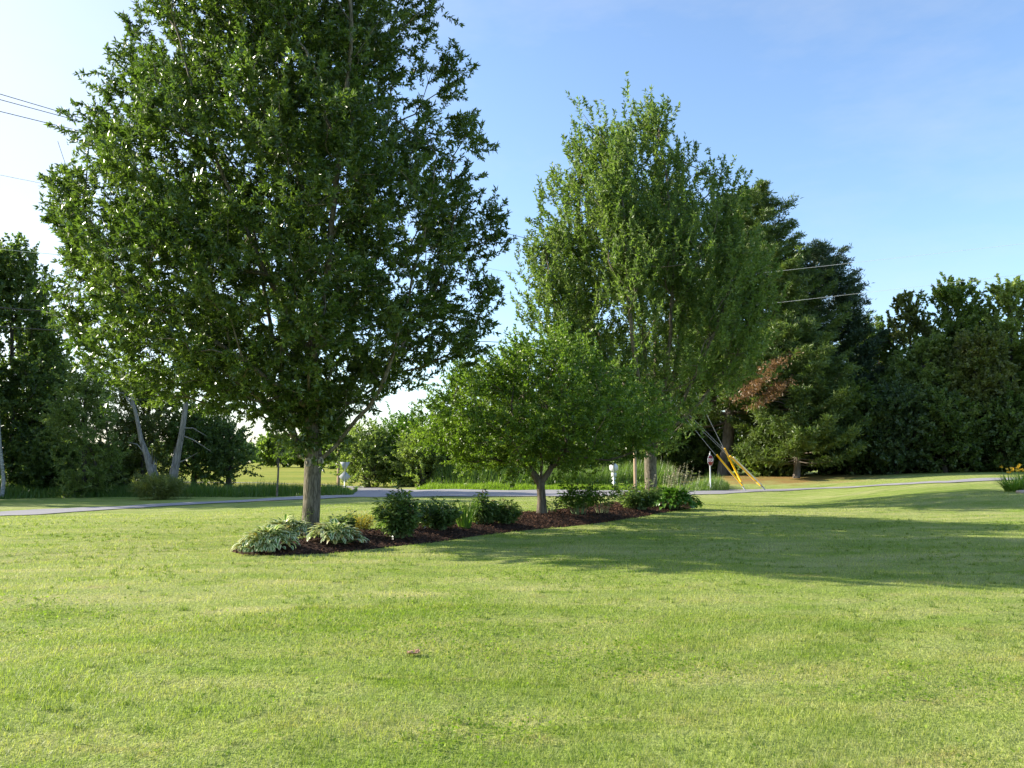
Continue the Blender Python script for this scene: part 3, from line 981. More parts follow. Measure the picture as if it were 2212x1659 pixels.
# ---- the near ash
B1 = ground(672, 1157)
Y1 = B1.y
def loc1(dx, dy, yo=0.0, B=B1):
    p = at(dx, dy, B.y)
    return (p.x - B.x, yo, p.z - B.z)
fk = loc1(678, 985)
seeds1 = [
    ([(0, 0, -0.1), loc1(673, 1080), fk], None),
    ([fk, loc1(677, 940, -0.1), loc1(674, 860, 0.0), loc1(672, 780, 0.2), loc1(655, 560, 0.3), loc1(640, 300, 0.1), loc1(620, 60, 0.2), loc1(610, -140, 0.1)], 0),
    ([fk, loc1(703, 987, -0.1), loc1(757, 933, -0.35), loc1(804, 884, -0.6), loc1(838, 842, -0.8), loc1(854, 800, -0.9), loc1(885, 700, -1.2), loc1(930, 560, -1.6), loc1(960, 400, -1.8)], 0),
    ([fk, loc1(648, 985, 0.2), loc1(614, 922, 0.6), loc1(593, 844, 0.9), loc1(560, 740, 1.3), loc1(520, 600, 1.8), loc1(480, 400, 2.2)], 0),
    ([loc1(674, 900, 0.0), loc1(692, 870, 0.4), loc1(739, 865, 0.8), loc1(796, 818, 1.4), loc1(850, 700, 2.0), loc1(890, 520, 2.6), loc1(890, 330, 2.8)], 0),
    ([loc1(672, 880, 0.0), loc1(664, 878, -0.4), loc1(630, 844, -0.9), loc1(560, 790, -1.5), loc1(440, 700, -2.2), loc1(330, 560, -2.6), loc1(260, 400, -2.6)], 0),
    ([loc1(640, 960, 0.2), loc1(600, 890, -0.2), loc1(500, 810, -0.3), loc1(380, 740, -0.2), loc1(230, 640, 0.2), loc1(130, 520, 0.2)], 0),
    ([loc1(672, 780, 0.2), loc1(720, 640, -0.8), loc1(760, 420, -1.6), loc1(790, 180, -1.8), loc1(780, 0, -1.6)], 0),
    ([loc1(672, 800, 0.2), loc1(600, 600, -1.0), loc1(520, 380, -1.8), loc1(450, 150, -1.8), loc1(440, 0, -1.6)], 0),
    ([loc1(672, 800, 0.2), loc1(700, 600, 1.4), loc1(730, 350, 2.2), loc1(720, 60, 2.2)], 0),
    ([loc1(672, 860, 0.2), loc1(560, 640, 1.6), loc1(450, 430, 2.6), loc1(360, 250, 2.8), loc1(320, 60, 2.5)], 0),
]
L1 = [(620, -330), (520, -260), (410, -130), (345, -20), (330, 60), (315, 110), (290, 220), (235, 320), (150, 400), (125, 470), (125, 560), (115, 650), (140, 730), (205, 800), (310, 858), (440, 885), (560, 892), (610, 905)]
R1 = [(680, -330), (780, -260), (860, -130), (905, -20), (905, 100), (908, 170), (925, 260), (985, 330), (1020, 420), (1025, 520), (1020, 620), (1000, 700), (975, 765), (890, 820), (800, 860), (720, 880), (690, 900)]
# shoots that break the silhouette
ex = []
for dx, dy in ((205, 60), (190, 90), (200, 130), (235, 150), (160, 165), (170, 195), (140, 250), (115, 285), (150, 290), (120, 330), (60, 400), (50, 440), (75, 420), (60, 540), (70, 660), (90, 690), (90, 600),
               (985, 110), (1010, 135), (1000, 180), (960, 140), (1040, 270), (1055, 300), (1030, 300), (1095, 455), (1090, 520), (1085, 490), (1075, 600), (1090, 650), (1060, 700), (1030, 760), (1060, 750), (1095, 625), (960, 20), (925, 10)):
    for k in range(2):
        p = loc1(dx + (70 if dx < 600 else -40) + rng.normal(0, 8), dy + rng.normal(0, 8)); ex.append((p[0], rng.uniform(-0.3, 0.7), p[2]))
for k in range(26):
    p = loc1(rng.uniform(615, 735), rng.uniform(865, 965)); ex.append((p[0], rng.normal(0, 0.45), p[2]))
T1, data1 = make_tree('ash_tree', 'large dense ash tree rising past the top of the picture beside variegated hostas', B1, Y1, L1, R1, 1600, M['ash'], M['bark'],
          nshoot=5, per=54, shoot=0.52, leafL=0.122, leafW=0.041, r_base=0.188, r_tip=0.006, seeds=seeds1, ratio=0.88, lump=0.5, lfreq=1.0, rpow=0.5,
          upb=0.35, minfork=1.9, extra=np.array(ex), dirpen=0.9, lenpen=0.12)
# foliage sprouting near the fork
def scar(cx, cz, cy, w_, h_, yaw):
    mb = MB()
    pts = []
    for k in range(21):
        t = 2 * pi * k / 20
        pts.append((w_ * cos(t), 0, h_ * sin(t)))
    R = Matrix.Rotation(yaw, 4, 'Z')
    pts = [R @ Vector(p) + Vector((cx, cy, cz)) for p in pts]
    mb.tube(pts, 0.017, 8, False)
    o = mb.build('pruning_scar', M['scar'], T1, True)
    mb = MB()
    ol = [(w_ * 0.9 * cos(2 * pi * k / 16), h_ * 0.9 * sin(2 * pi * k / 16)) for k in range(16)]
    mb.prism(ol, -0.01, 0.03, R, (cx, cy, cz))
    mb.build('scar_face', M['scar'], o)
    mb = MB()
    ol = [(w_ * 0.28 * cos(2 * pi * k / 12), h_ * 0.62 * sin(2 * pi * k / 12)) for k in range(12)]
    mb.prism(ol, -0.016, 0.0, R, (cx, cy, cz))
    mb.build('scar_hollow', M['scar_dark'], o)
p = loc1(666, 999)
scar(p[0] + 0.05, p[2], -0.225, 0.062, 0.085, -0.05)
p = loc1(699, 996)
scar(p[0] - 0.02, p[2], -0.165, 0.045, 0.08, 0.7)

# ---- the far ash at the end of the bed
B2 = ground(1407, 1089)
def l2(dx, dy, yo=0.0):
    return loc1(dx, dy + max(0, (700 - dy)) * 0.075, yo, B2)
f2 = l2(1405, 985)
seeds2 = [([(0, 0, -0.1), l2(1406, 1040), f2], None)]
LEAD = []
for pts in ([(1385, 900, -.3), (1365, 780, -.8), (1345, 640, -1.2), (1320, 480, -1.2), (1300, 330, -1)],
            [(1400, 880, .3), (1395, 700, .6), (1375, 500, .8), (1352, 250, .6)],
            [(1425, 880, -.4), (1440, 700, -.9), (1440, 500, -1.2), (1412, 250, -.9)],
            [(1440, 890, .5), (1475, 760, 1.2), (1500, 560, 1.5), (1485, 330, 1.2)],
            [(1450, 900, -.5), (1510, 770, -1.2), (1560, 600, -1.5), (1560, 420, -1.3)],
            [(1370, 910, .5), (1320, 800, 1.2), (1250, 640, 1.5), (1215, 430, 1.2)],
            [(1350, 905, -.5), (1290, 820, -1.2), (1205, 700, -1.4), (1175, 530, -1)],
            [(1350, 860, .8), (1290, 680, 1.8), (1260, 480, 2), (1262, 290, 1.5)],
            [(1460, 920, .2), (1540, 840, .4), (1610, 730, .2), (1625, 600, 0)],
            [(1430, 860, 1.5), (1440, 700, 2.6), (1430, 480, 2.6), (1440, 330, 2)],
            [(1370, 870, -1.6), (1340, 700, -2.6), (1330, 480, -2.4), (1320, 330, -2)]):
    seeds2.append(([f2] + [l2(*p) for p in pts], 0))
    LEAD.append([np.array(l2(*p)) for p in pts])
L2 = [(1360, 390), (1310, 410), (1262, 420), (1245, 440), (1215, 420), (1195, 450), (1165, 500), (1155, 560), (1155, 620), (1165, 700), (1190, 780), (1240, 860), (1320, 930), (1370, 965)]
R2 = [(1400, 390), (1450, 410), (1490, 425), (1525, 440), (1560, 450), (1600, 470), (1635, 520), (1665, 620), (1660, 700), (1640, 770), (1600, 820), (1560, 860), (1520, 900), (1450, 960)]
ex = []
for dx, dy in ((1340, 235), (1345, 250), (1350, 270), (1405, 235), (1412, 250), (1395, 260), (1250, 265), (1258, 285), (1270, 290), (1290, 290), (1300, 275), (1460, 300), (1480, 320), (1525, 355), (1550, 365), (1195, 395), (1210, 410), (1170, 470), (1150, 530), (1148, 580), (1155, 650), (1150, 690)):
    for k in range(3):
        p = l2(dx + rng.normal(0, 4), dy + rng.normal(4, 8)); ex.append((p[0], rng.normal(0, 0.8), p[2]))
for ld in LEAD:
    for k in range(52):
        t = (len(ld) - 1) * (0.42 + 0.60 * rng.uniform())
        i = min(len(ld) - 2, int(t)); q = ld[i] + (ld[i + 1] - ld[i]) * (t - i)
        rad = 0.42 * (1.25 - t / (len(ld) - 1)) + 0.06
        q = q + rng.normal(0, 1, 3) * np.array([rad, rad, 0.2])
        ex.append(tuple(q))
make_tree('ash_tree', 'tall upright ash tree with many leaders, standing at the far end of the mulch bed', B2, B2.y, L2, R2, 430, M['ash2'], M['bark'],
          nshoot=4, per=38, shoot=0.85, leafL=0.16, leafW=0.06, r_base=0.23, r_tip=0.008, seeds=seeds2, ratio=0.9, lump=0.25, lfreq=0.8, rpow=0.55,
          upb=0.95, minfork=2.0, extra=np.array(ex), dirpen=1.3, lenpen=0.06, spread=0.5, outw=0.15)

# ---- the small apple-like tree
B3 = ground(1170, 1120)
def l3(dx, dy, yo=0.0):
    return loc1(dx, dy, yo, B3)
f3 = l3(1168, 1045)
seeds3 = [([(0, 0, -0.1), l3(1169, 1080), f3], None),
          ([f3, l3(1143, 1008, 0.1), l3(1120, 975, 0.3), l3(1080, 900, 0.6), l3(1020, 850, 0.8)], 0),
          ([f3, l3(1170, 1000, -0.1), l3(1172, 930, -0.2), l3(1190, 800, 0)], 0),
          ([f3, l3(1190, 1015, 0.0), l3(1215, 997, -0.2), l3(1254, 988, -0.3), l3(1310, 995, -0.4), l3(1370, 975, -0.4)], 0),
          ([l3(1185, 1020), l3(1215, 950, 0.5), l3(1260, 850, 0.9), l3(1290, 790, 0.8)], 0),
          ([l3(1150, 1015), l3(1110, 960, -0.5), l3(1060, 920, -1.0), l3(990, 900, -1.1)], 0)]
L3 = [(1190, 730), (1110, 752), (1060, 785), (1010, 790), (960, 815), (920, 860), (905, 910), (925, 960), (985, 1000), (1080, 1005)]
R3 = [(1215, 730), (1280, 760), (1310, 790), (1350, 815), (1400, 850), (1435, 885), (1445, 930), (1400, 965), (1330, 985), (1260, 990)]
make_tree('apple_tree', 'small low bright green tree with short forked trunk in the middle of the mulch bed', B3, B3.y, L3, R3, 520, M['apple'], M['bark_apple'],
          nshoot=5, per=44, shoot=0.6, leafL=0.095, leafW=0.042, r_base=0.125, r_tip=0.006, seeds=seeds3, ratio=0.85, lump=0.0, lfreq=1.1, rpow=0.5,
          upb=0.2, minfork=0.9, dirpen=0.7)

# ---- background broadleaf trees
def bg_tree(name, label, dx, Y, top, hw, leaf, ntips=170, bot=None, bark=None, lean=0, leafL=0.24, leafW=0.15, per=42, shape='round', group=None, r=None, ratio=1.0, nshoot=5, upb=0.25, lump=0.45, shoot=1.0):
    """dx: survey x of the trunk, Y: distance, top: survey y of the crown top, hw: half width in survey units, bot: survey y of crown bottom"""
    x = at(dx, 1000, Y).x
    base = Vector((x, Y, gz(x, Y)))
    gy = (384 + F * math.tan(PITCH + math.atan((CAMZ - base.z) / Y))) / KD
    if bot is None: bot = gy - 12
    H = bot - top
    prof = {'round': [(0, .25), (.06, .55), (.2, .82), (.45, 1.0), (.7, .98), (.9, .85), (1, .55)],
            'oval': [(0, .15), (.08, .45), (.25, .75), (.5, 1.0), (.8, 1.0), (1, .7)],
            'column': [(0, .2), (.1, .6), (.3, .9), (.6, 1), (1, .9)]}[shape]
    ph = rng.uniform(0, 6)
    Lc = [(dx + lean * (1 - a) - hw * b * (1 + .13 * sin(a * 9 + ph)), top + H * a) for a, b in prof]
    Rc = [(dx + lean * (1 - a) + hw * b * (1 + .13 * sin(a * 8 + ph * 2)), top + H * a) for a, b in prof]
    return make_tree(name, label, base, Y, Lc, Rc, ntips, leaf, bark or M['bark_dark'], nshoot=nshoot, per=per, shoot=shoot, leafL=leafL, leafW=leafW,
              r_base=r or 0.18, r_tip=0.015, ratio=ratio, lump=lump, lfreq=0.45, rpow=0.55, upb=upb, group=group, step=0.7)[0]

GR = 'trees of the wood along the right'
bg_tree('broadleaf_tree', 'pale olive tree with thin airy top just right of the dark conifers', 1965, 66, 645, 62, M['olive'], 150, group=GR)
bg_tree('broadleaf_tree', 'green round topped tree second from the right edge above the dark wood', 2070, 62, 618, 76, M['mid'], 230, group=GR)
bg_tree('broadleaf_tree', 'tall sunlit tree cut by the right edge of the picture', 2185, 60, 612, 80, M['sunny'], 230, group=GR)
bg_tree('broadleaf_tree', 'yellow green tree filling in below the pale olive tree top', 1995, 60, 740, 82, M['sunny'], 210, group=GR)
bg_tree('broadleaf_tree', 'dark broad tree below the round topped tree near the right edge', 2110, 58, 735, 80, M['olive'], 230, group=GR)
bg_tree('broadleaf_tree', 'bluish green tree in the shaded front of the right wood', 1935, 57, 850, 70, M['blue'], 190, group=GR)
bg_tree('broadleaf_tree', 'low dark tree at the lawn edge in front of the right wood', 2040, 56, 860, 72, M['dark'], 190, group=GR)
bg_tree('broadleaf_tree', 'low dark tree in the right wood directly behind the orange daylilies', 2170, 56, 870, 72, M['dark'], 190, group=GR)
bg_tree('broadleaf_tree', 'deep green tree at the foot of the conifers left of the bluish tree', 1840, 58, 850, 75, M['dark'], 200, group=GR)
bg_tree('broadleaf_tree', 'dark tree closing the wood beyond the right edge of the picture', 2290, 57, 760, 85, M['mid'], 170, group=GR)
bg_tree('broadleaf_tree', 'shaded tree deep inside the wood behind the conifers', 1870, 72, 690, 80, M['dark'], 150, group=GR)
bg_tree('broadleaf_tree', 'dark background tree behind the olive tree in the right wood', 2020, 75, 720, 90, M['dark'], 150, group=GR)
bg_tree('broadleaf_tree', 'dark background tree deepest behind the right edge of the wood', 2150, 74, 690, 90, M['dark'], 150, group=GR)

bg_tree('broadleaf_tree', 'small green tree filling the dip between the conifers and the olive tree', 1900, 68, 722, 42, M['mid'], 90, group=GR)

GM = 'trees behind the middle of the road'
bg_tree('broadleaf_tree', 'dark tree behind the reeds and the small apple tree', 1130, 64, 850, 110, M['dark'], 170, group=GM)
bg_tree('broadleaf_tree', 'dark tree behind the white backed octagon sign', 1290, 66, 800, 110, M['dark'], 190, group=GM)
bg_tree('broadleaf_tree', 'dark tree behind the tan utility pole', 1430, 68, 760, 110, M['dark'], 190, group=GM)
bg_tree('broadleaf_tree', 'deep shaded tree behind the red octagon sign', 1550, 74, 740, 110, M['dark'], 190, group=GM)
bg_tree('bush', 'dark low thicket bush behind the red octagon sign', 1515, 66, 960, 65, M['dark'], 90, group='roadside bushes', leafL=0.22, leafW=0.14)
bg_tree('bush', 'dark low thicket bush right of the leaning yellow guards', 1680, 60, 955, 75, M['mid'], 110, group='roadside bushes', leafL=0.22, leafW=0.14)
bg_tree('bush', 'dark undergrowth bush at the left foot of the right wood', 1800, 62, 965, 75, M['dark'], 100, group='roadside bushes', leafL=0.22, leafW=0.14)
bg_tree('bush', 'dark undergrowth bush at the lawn edge under the bluish tree', 1930, 60, 960, 75, M['dark'], 100, group='roadside bushes', leafL=0.22, leafW=0.14)
bg_tree('bush', 'dark undergrowth bush under the middle of the right wood', 2060, 60, 960, 75, M['dark'], 100, group='roadside bushes', leafL=0.22, leafW=0.14)
bg_tree('bush', 'dark undergrowth bush left of the orange daylilies', 2175, 59, 960, 70, M['dark'], 100, group='roadside bushes', leafL=0.22, leafW=0.14)
bg_tree('bush', 'light green rounded bush right of the grey sign backs', 795, 58, 930, 55, M['sunny'], 120, group='roadside bushes', leafL=0.16, leafW=0.09, per=34)
bg_tree('bush', 'tallest green bush of the clump beyond the road, behind the side road mouth', 870, 60, 905, 65, M['lime'], 150, group='roadside bushes', leafL=0.16, leafW=0.09, per=34)
bg_tree('bush', 'green bush between the clump beyond the road and the reeds', 960, 60, 915, 70, M['mid'], 150, group='roadside bushes', leafL=0.16, leafW=0.09, per=34)
bg_tree('bush', 'light green bush at the right end of the clump by the reeds', 915, 56, 945, 52, M['sunny'], 110, group='roadside bushes', leafL=0.16, leafW=0.09, per=34)
bg_tree('bush', 'mid green bush rising behind the middle of the reeds', 1010, 58, 940, 58, M['mid'], 120, group='roadside bushes', leafL=0.16, leafW=0.09, per=34)
bg_tree('bush', 'shaded bush behind the left end of the reeds', 1050, 60, 935, 65, M['mid'], 120, group='roadside bushes', leafL=0.18, leafW=0.10)

GL = 'trees of the wood on the left'
bg_tree('broadleaf_tree', 'tall very dark tree at the left edge of the picture', 25, 50, 535, 95, M['dark'], 330, group=GL, leafL=0.2, leafW=0.13, per=34)
bg_tree('broadleaf_tree', 'tree well left of the picture whose shade lies on the roadside', -360, 43, 420, 130, M['dark'], 220, group=GL)
bg_tree('broadleaf_tree', 'dark tree beyond the left edge of the picture', -130, 47, 500, 120, M['dark'], 220, group=GL)
bg_tree('broadleaf_tree', 'dark narrow tree at the right side of the left wood', 90, 53, 700, 50, M['dark'], 150, group=GL, leafL=0.2, leafW=0.13)
bg_tree('willow_tree', 'olive feathery tree between the dark left wood and the broken trunks', 185, 46, 785, 60, M['sunny'], 130, group=GL, leafL=0.2, leafW=0.05, per=44)
bg_tree('broadleaf_tree', 'airy olive green tree behind the two broken grey trunks', 310, 52, 820, 80, M['olive'], 150, group=GL, leafL=0.17, leafW=0.08, per=40)
bg_tree('broadleaf_tree', 'dark green tree right of the broken grey trunks', 420, 53, 885, 62, M['mid'], 120, group=GL, leafL=0.17, leafW=0.09, bot=1030, per=36)
bg_tree('broadleaf_tree', 'small dark tree at the field edge on a cluster of thin stems', 495, 52, 905, 42, M['dark'], 80, group=GL, leafL=0.15, leafW=0.09, bot=1022, per=36)
bg_tree('bush', 'dark bush under the trees left of the broken trunks', 230, 52, 970, 60, M['mid'], 70, group='roadside bushes', leafL=0.2, leafW=0.12)
bg_tree('bush', 'dark bush at the foot of the left wood', 110, 49, 950, 60, M['dark'], 110, group='roadside bushes', leafL=0.2, leafW=0.12)
bg_tree('bush', 'light green weedy tuft at the foot of the broken trunks', 345, 43, 1045, 42, M['olive'], 60, group='roadside bushes', leafL=0.3, leafW=0.02, shoot=0.5, r=0.03, upb=1.2)

GF = 'far trees beyond the field'
bg_tree('broadleaf_tree', 'far green tree beyond the field seen left of the near trunk', 600, 170, 948, 32, M['mid'], 70, leafL=0.7, leafW=0.5, group=GF, shoot=1.6, per=22)
bg_tree('broadleaf_tree', 'far green tree beyond the field right behind the near trunk', 660, 165, 955, 30, M['mid'], 70, leafL=0.7, leafW=0.5, group=GF, shoot=1.6, per=22)
bg_tree('broadleaf_tree', 'far green tree beyond the field between the near trunk and the grey signs', 722, 150, 935, 30, M['mid'], 70, leafL=0.7, leafW=0.5, group=GF, shoot=1.6, per=22)

def far_wood():
    x = rng.uniform(-420, 300, 30000)
    top = 7.5 + 3 * snoise(x, x * 0, 0.05, 1) + 1.5 * snoise(x, x * 0, 0.21, 3)
    y = 330 + rng.uniform(-8, 25, len(x))
    z = terrain(x, y) + rng.uniform(0, 1, len(x)) ** 0.7 * top
    V, Fq, rn = leaf_quads(np.stack([x, y, z], 1), rng.normal(0, 1, (len(x), 3)), 2.2, 1.6, 0.2)
    o = mesh_obj('far_wood', V, Fq, M['blue'], rnd=rn)
    tag(o, 'low far off line of trees along the horizon beyond the field', 'wood', kind='stuff')
far_wood()

# ---- conifers
def conifer(name, label, dx, Y, top, hw, leaf, seedprof, per=26, group=None, branches=150, r=0.35, up=0.15, bot=0.6, tuftL=0.34, tuftW=0.07, dense=1.0, top_cut=0.98, lean=0.0):
    x = at(dx, 1000, Y).x
    base = Vector((x, Y, gz(x, Y)))
    zt = at(dx, top, Y).z - base.z
    W = hw * KD * Y / F
    root = thing(name, label, 'tree', base, 0, group)
    mb = MB()
    pts = [(lean * k / 10 + 0.12 * sin(k * 1.3) * (k > 0), 0.1 * cos(k), zt * k / 10 - 0.1 * (k == 0)) for k in range(11)]
    mb.tube(pts, [r * (1 - k / 10.3) + 0.02 for k in range(11)], 10)
    Cs, As = [], []
    bv = []
    for b in range(branches):
        z = bot + (zt * top_cut - bot) * (b + rng.uniform(0, 1)) / branches
        fr = z / zt
        prof = np.interp(fr, [p[0] for p in seedprof], [p[1] for p in seedprof])
        ln = W * prof * rng.uniform(0.62, 1.12)
        a = b * 2.4 + rng.normal(0, 0.35)
        d = np.array([cos(a), sin(a), 0.0])
        sidev = np.array([-sin(a), cos(a), 0.0])
        rise = up * rng.uniform(0.4, 1.6) + 0.5 * max(0, fr - 0.7)
        k = 6
        bp = []
        for i in range(k + 1):
            t = i / k
            bp.append(np.array([lean * fr, 0, z]) + d * ln * t + np.array([0, 0, ln * (rise * t - 0.18 * t * (1 - t) * 2 + 0.12 * t ** 3)]))
        mb.tube([tuple(p) for p in bp], [max(0.012, 0.045 * (1 - i / k) * (ln / 4)) for i in range(k + 1)], 4, False)
        ntw = int(max(5, ln * 7.5 * dense))
        for j in range(ntw):
            t = rng.uniform(0.15, 1.0) ** 0.7
            i = min(k - 1, int(t * k)); f = t * k - i
            p = bp[i] * (1 - f) + bp[i + 1] * f
            sl = (0.35 + 0.9 * (1 - t)) * min(1.0, ln / 3) * rng.uniform(0.5, 1.2)
            sgn = rng.choice([-1, 1])
            td = d * 0.7 + sidev * sgn * 0.8 + np.array([0, 0, 0.12 + rng.normal(0, 0.12)])
            q = p + td * sl * rng.uniform(0.3, 1)
            C = q[None] + rng.normal(0, 0.13, (per, 3)) * np.array([1, 1, 0.32]) + td[None] * rng.uniform(-0.3, 0.3, (per, 1))
            A = td[None] * 0.6 + rng.normal(0, 0.6, (per, 3)) + np.array([0, 0, 0.25])
            Cs.append(C); As.append(A)
    mb.build('trunk', M['bark_pine'], root, True)
    C = np.concatenate(Cs); A = np.concatenate(As)
    V, Fq, rn = leaf_quads(C, A, tuftL * rng.uniform(0.6, 1.2, len(C)), tuftW * rng.uniform(0.7, 1.3, len(C)), 0.2)
    rn = rn * 0.5 + 0.5 * np.repeat(rng.uniform(0, 1, len(Cs)), per)
    mesh_obj('crown', V, Fq, leaf, root, rnd=rn)
    return root

PINE = [(0, .75), (.15, .95), (.35, 1.0), (.55, .85), (.75, .55), (.9, .3), (1, .08)]
conifer('pine_tree', 'tallest white pine, its pale tip showing over the right side of the tall ash', 1562, 62, 400, 235, M['pine'], PINE, branches=230, bot=3.6, r=0.47, lean=2.7)
conifer('spruce_tree', 'dark bluish spruce with spiky branch ends, right of the tallest pine', 1775, 66, 535, 135, M['spruce'], [(0, .9), (.3, 1.0), (.6, .85), (.8, .65), (.93, .42), (1, .2)], branches=190, bot=0.8, up=0.3, r=0.3)
LOWPINE = conifer('pine_tree', 'low sunlit pine with layered light green boughs in front of the spruce', 1720, 56, 690, 135, M['pine'], [(0, .9), (.3, 1.0), (.6, .8), (.85, .5), (1, .2)], branches=120, bot=0.9, r=0.22)

def dead_boughs():
    bx_, by_, bz_ = LOWPINE.location
    for cx, cy, w_ in ((1668, 788, 30), (1640, 822, 34), (1682, 836, 22), (1655, 862, 30), (1615, 848, 24)):
        C, A = [], []
        mb = MB()
        c0 = at(cx, cy, 53.2)
        tip = Vector((c0.x - bx_, c0.y - by_, c0.z - bz_))
        mb.tube([(0, 0, tip.z - 0.5), tip * 0.5 + Vector((0, 0, tip.z * 0.5 - 0.1)), tip], [0.05, 0.04, 0.015], 5)
        o = mb.build('dead_bough', M['bark_pine'], LOWPINE)
        o['label'] = 'rusty brown dead bough on the left side'
        n = 420
        q = rng.normal(0, 1, (n, 3)) * np.array([w_ * KD * 53 / F * 0.62, 0.6, 0.16]) + np.array(tip)
        q[:, 2] += 0.45 * (q[:, 0] - tip.x)
        V, Fq, rn = leaf_quads(q, rng.normal(0, 1, (n, 3)) + np.array([-0.3, 0, -0.2]), 0.26, 0.06, 0.2)
        mesh_obj('dead_needles', V, Fq, M['rust'], o, rnd=rn)
dead_boughs()

# ---- broken dead trunks, birch, sapling
def snag():
    b = ground(355, 1062)
    Y = 44.0
    b = at(355, 1062, Y); b.z = gz(b.x, b.y)
    def L(dx, dy, yo=0):
        p = at(dx, dy, Y); return (p.x - b.x, yo, p.z - b.z)
    root = thing('dead_tree', 'two broken grey weathered trunks leaning apart in a V at the roadside', 'tree', b)
    for name, pts, rad, lab in (('stem', [(345, 1065), (336, 1040), (326, 1010), (318, 985), (305, 950), (295, 900), (282, 850), (268, 805), (262, 785)], [.42, .40, .34, .24, .17, .14, .11, .08, .03], 'thinner bare stem leaning left'),
                           ('stem', [(370, 1065), (374, 1030), (380, 1000), (385, 975), (392, 940), (398, 900), (402, 870), (404, 845)], [.40, .36, .30, .24, .22, .20, .17, .13], 'thicker stem leaning right')):
        mb = MB()
        mb.tube([L(x, y) for x, y in pts], [r * 0.66 for r in rad], 10)
        # splinters
        for k in range(7):
            i = 2
            q = L(pts[i][0] + rng.normal(0, 4), pts[i][1] + 8, rng.normal(0, 0.1))
            mb.tube([q, (q[0] + rng.normal(0.03, .06), q[1] + rng.normal(0, .06), q[2] + rng.uniform(.5, 1.1))], [0.07, 0.008], 5)
        o = mb.build(name, M['deadwood'], root, True)
        o['label'] = lab
    for a, bb, c in (((392, 940), (420, 950), (460, 975)), ((390, 925), (420, 925), (450, 942)), ((385, 1000), (400, 995), (432, 978)), ((318, 985), (300, 960), (280, 955)), ((288, 880), (270, 850), (240, 845))):
        mb = MB()
        mb.tube([L(*a), L(*bb, -.2), L(*c, -.3)], [.045, .03, .012], 5)
        mb.build('bare_branch', M['deadwood'], root, True)
snag()

def simple_stem_tree(name, label, dx, dyb, Y, pts, rads, mat, twigs=0, cat='tree'):
    x = at(dx, 1000, Y).x
    b = Vector((x, Y, gz(x, Y)))
    def L(ax, ay, yo=0):
        p = at(ax, ay, Y); return (p.x - b.x, yo, p.z - b.z)
    root = thing(name, label, cat, b)
    mb = MB()
    P = [(0, 0, -0.05)] + [L(*p) for p in pts]
    mb.tube(P, rads, 8)
    mb.build('trunk', mat, root, True)
    if twigs:
        mb = MB()
        for k in range(twigs):
            i = rng.integers(1, len(P) - 1); q = Vector(P[i]).lerp(Vector(P[i + 1]), rng.uniform())
            a = rng.uniform(0, 2 * pi); ln = rng.uniform(0.5, 1.1)
            e = q + Vector((cos(a) * 0.45, sin(a) * 0.45, 1)) * ln
            m_ = q.lerp(e, 0.5) + Vector((cos(a), sin(a), 0)) * 0.1
            mb.tube([q, m_, e], [0.02, 0.014, 0.006], 4)
        mb.build('twigs', mat, root, True)
    return root
simple_stem_tree('birch_tree', 'white barked birch trunk at the left edge under the dark wood', 8, 1060, 44, [(8, 1040), (4, 1000), (0, 960), (-3, 900), (-6, 800)], [0.11, 0.10, 0.09, 0.08, 0.06, 0.04], M['birch'])
simple_stem_tree('sapling', 'thin bare leafless sapling at the near edge of the field', 600, 1048, 46, [(601, 1020), (602, 990), (600, 960), (596, 935)], [0.06, 0.05, 0.04, 0.025, 0.01], M['bark'], 26)

# ------------------------------------------------------------------ bed plants
def plant_root(name, label, dx, dy, group=None, cat='plant', bed=True):
    g = ground(dx, dy)
    z = bz(g.x, g.y) if bed else g.z
    # account for the raised bed: step towards the camera so that it projects right
    r = ray(dx, dy)
    y = g.y
    if bed:
        for _ in range(200):
            t = y / r[1]
            if CAMZ + r[2] * t > bz(r[0] * t, y): break
            y -= 0.02
        t = y / r[1]; g = Vector((r[0] * t, y, bz(r[0] * t, y)))
    return thing(name, label, cat, g, 0, group), g

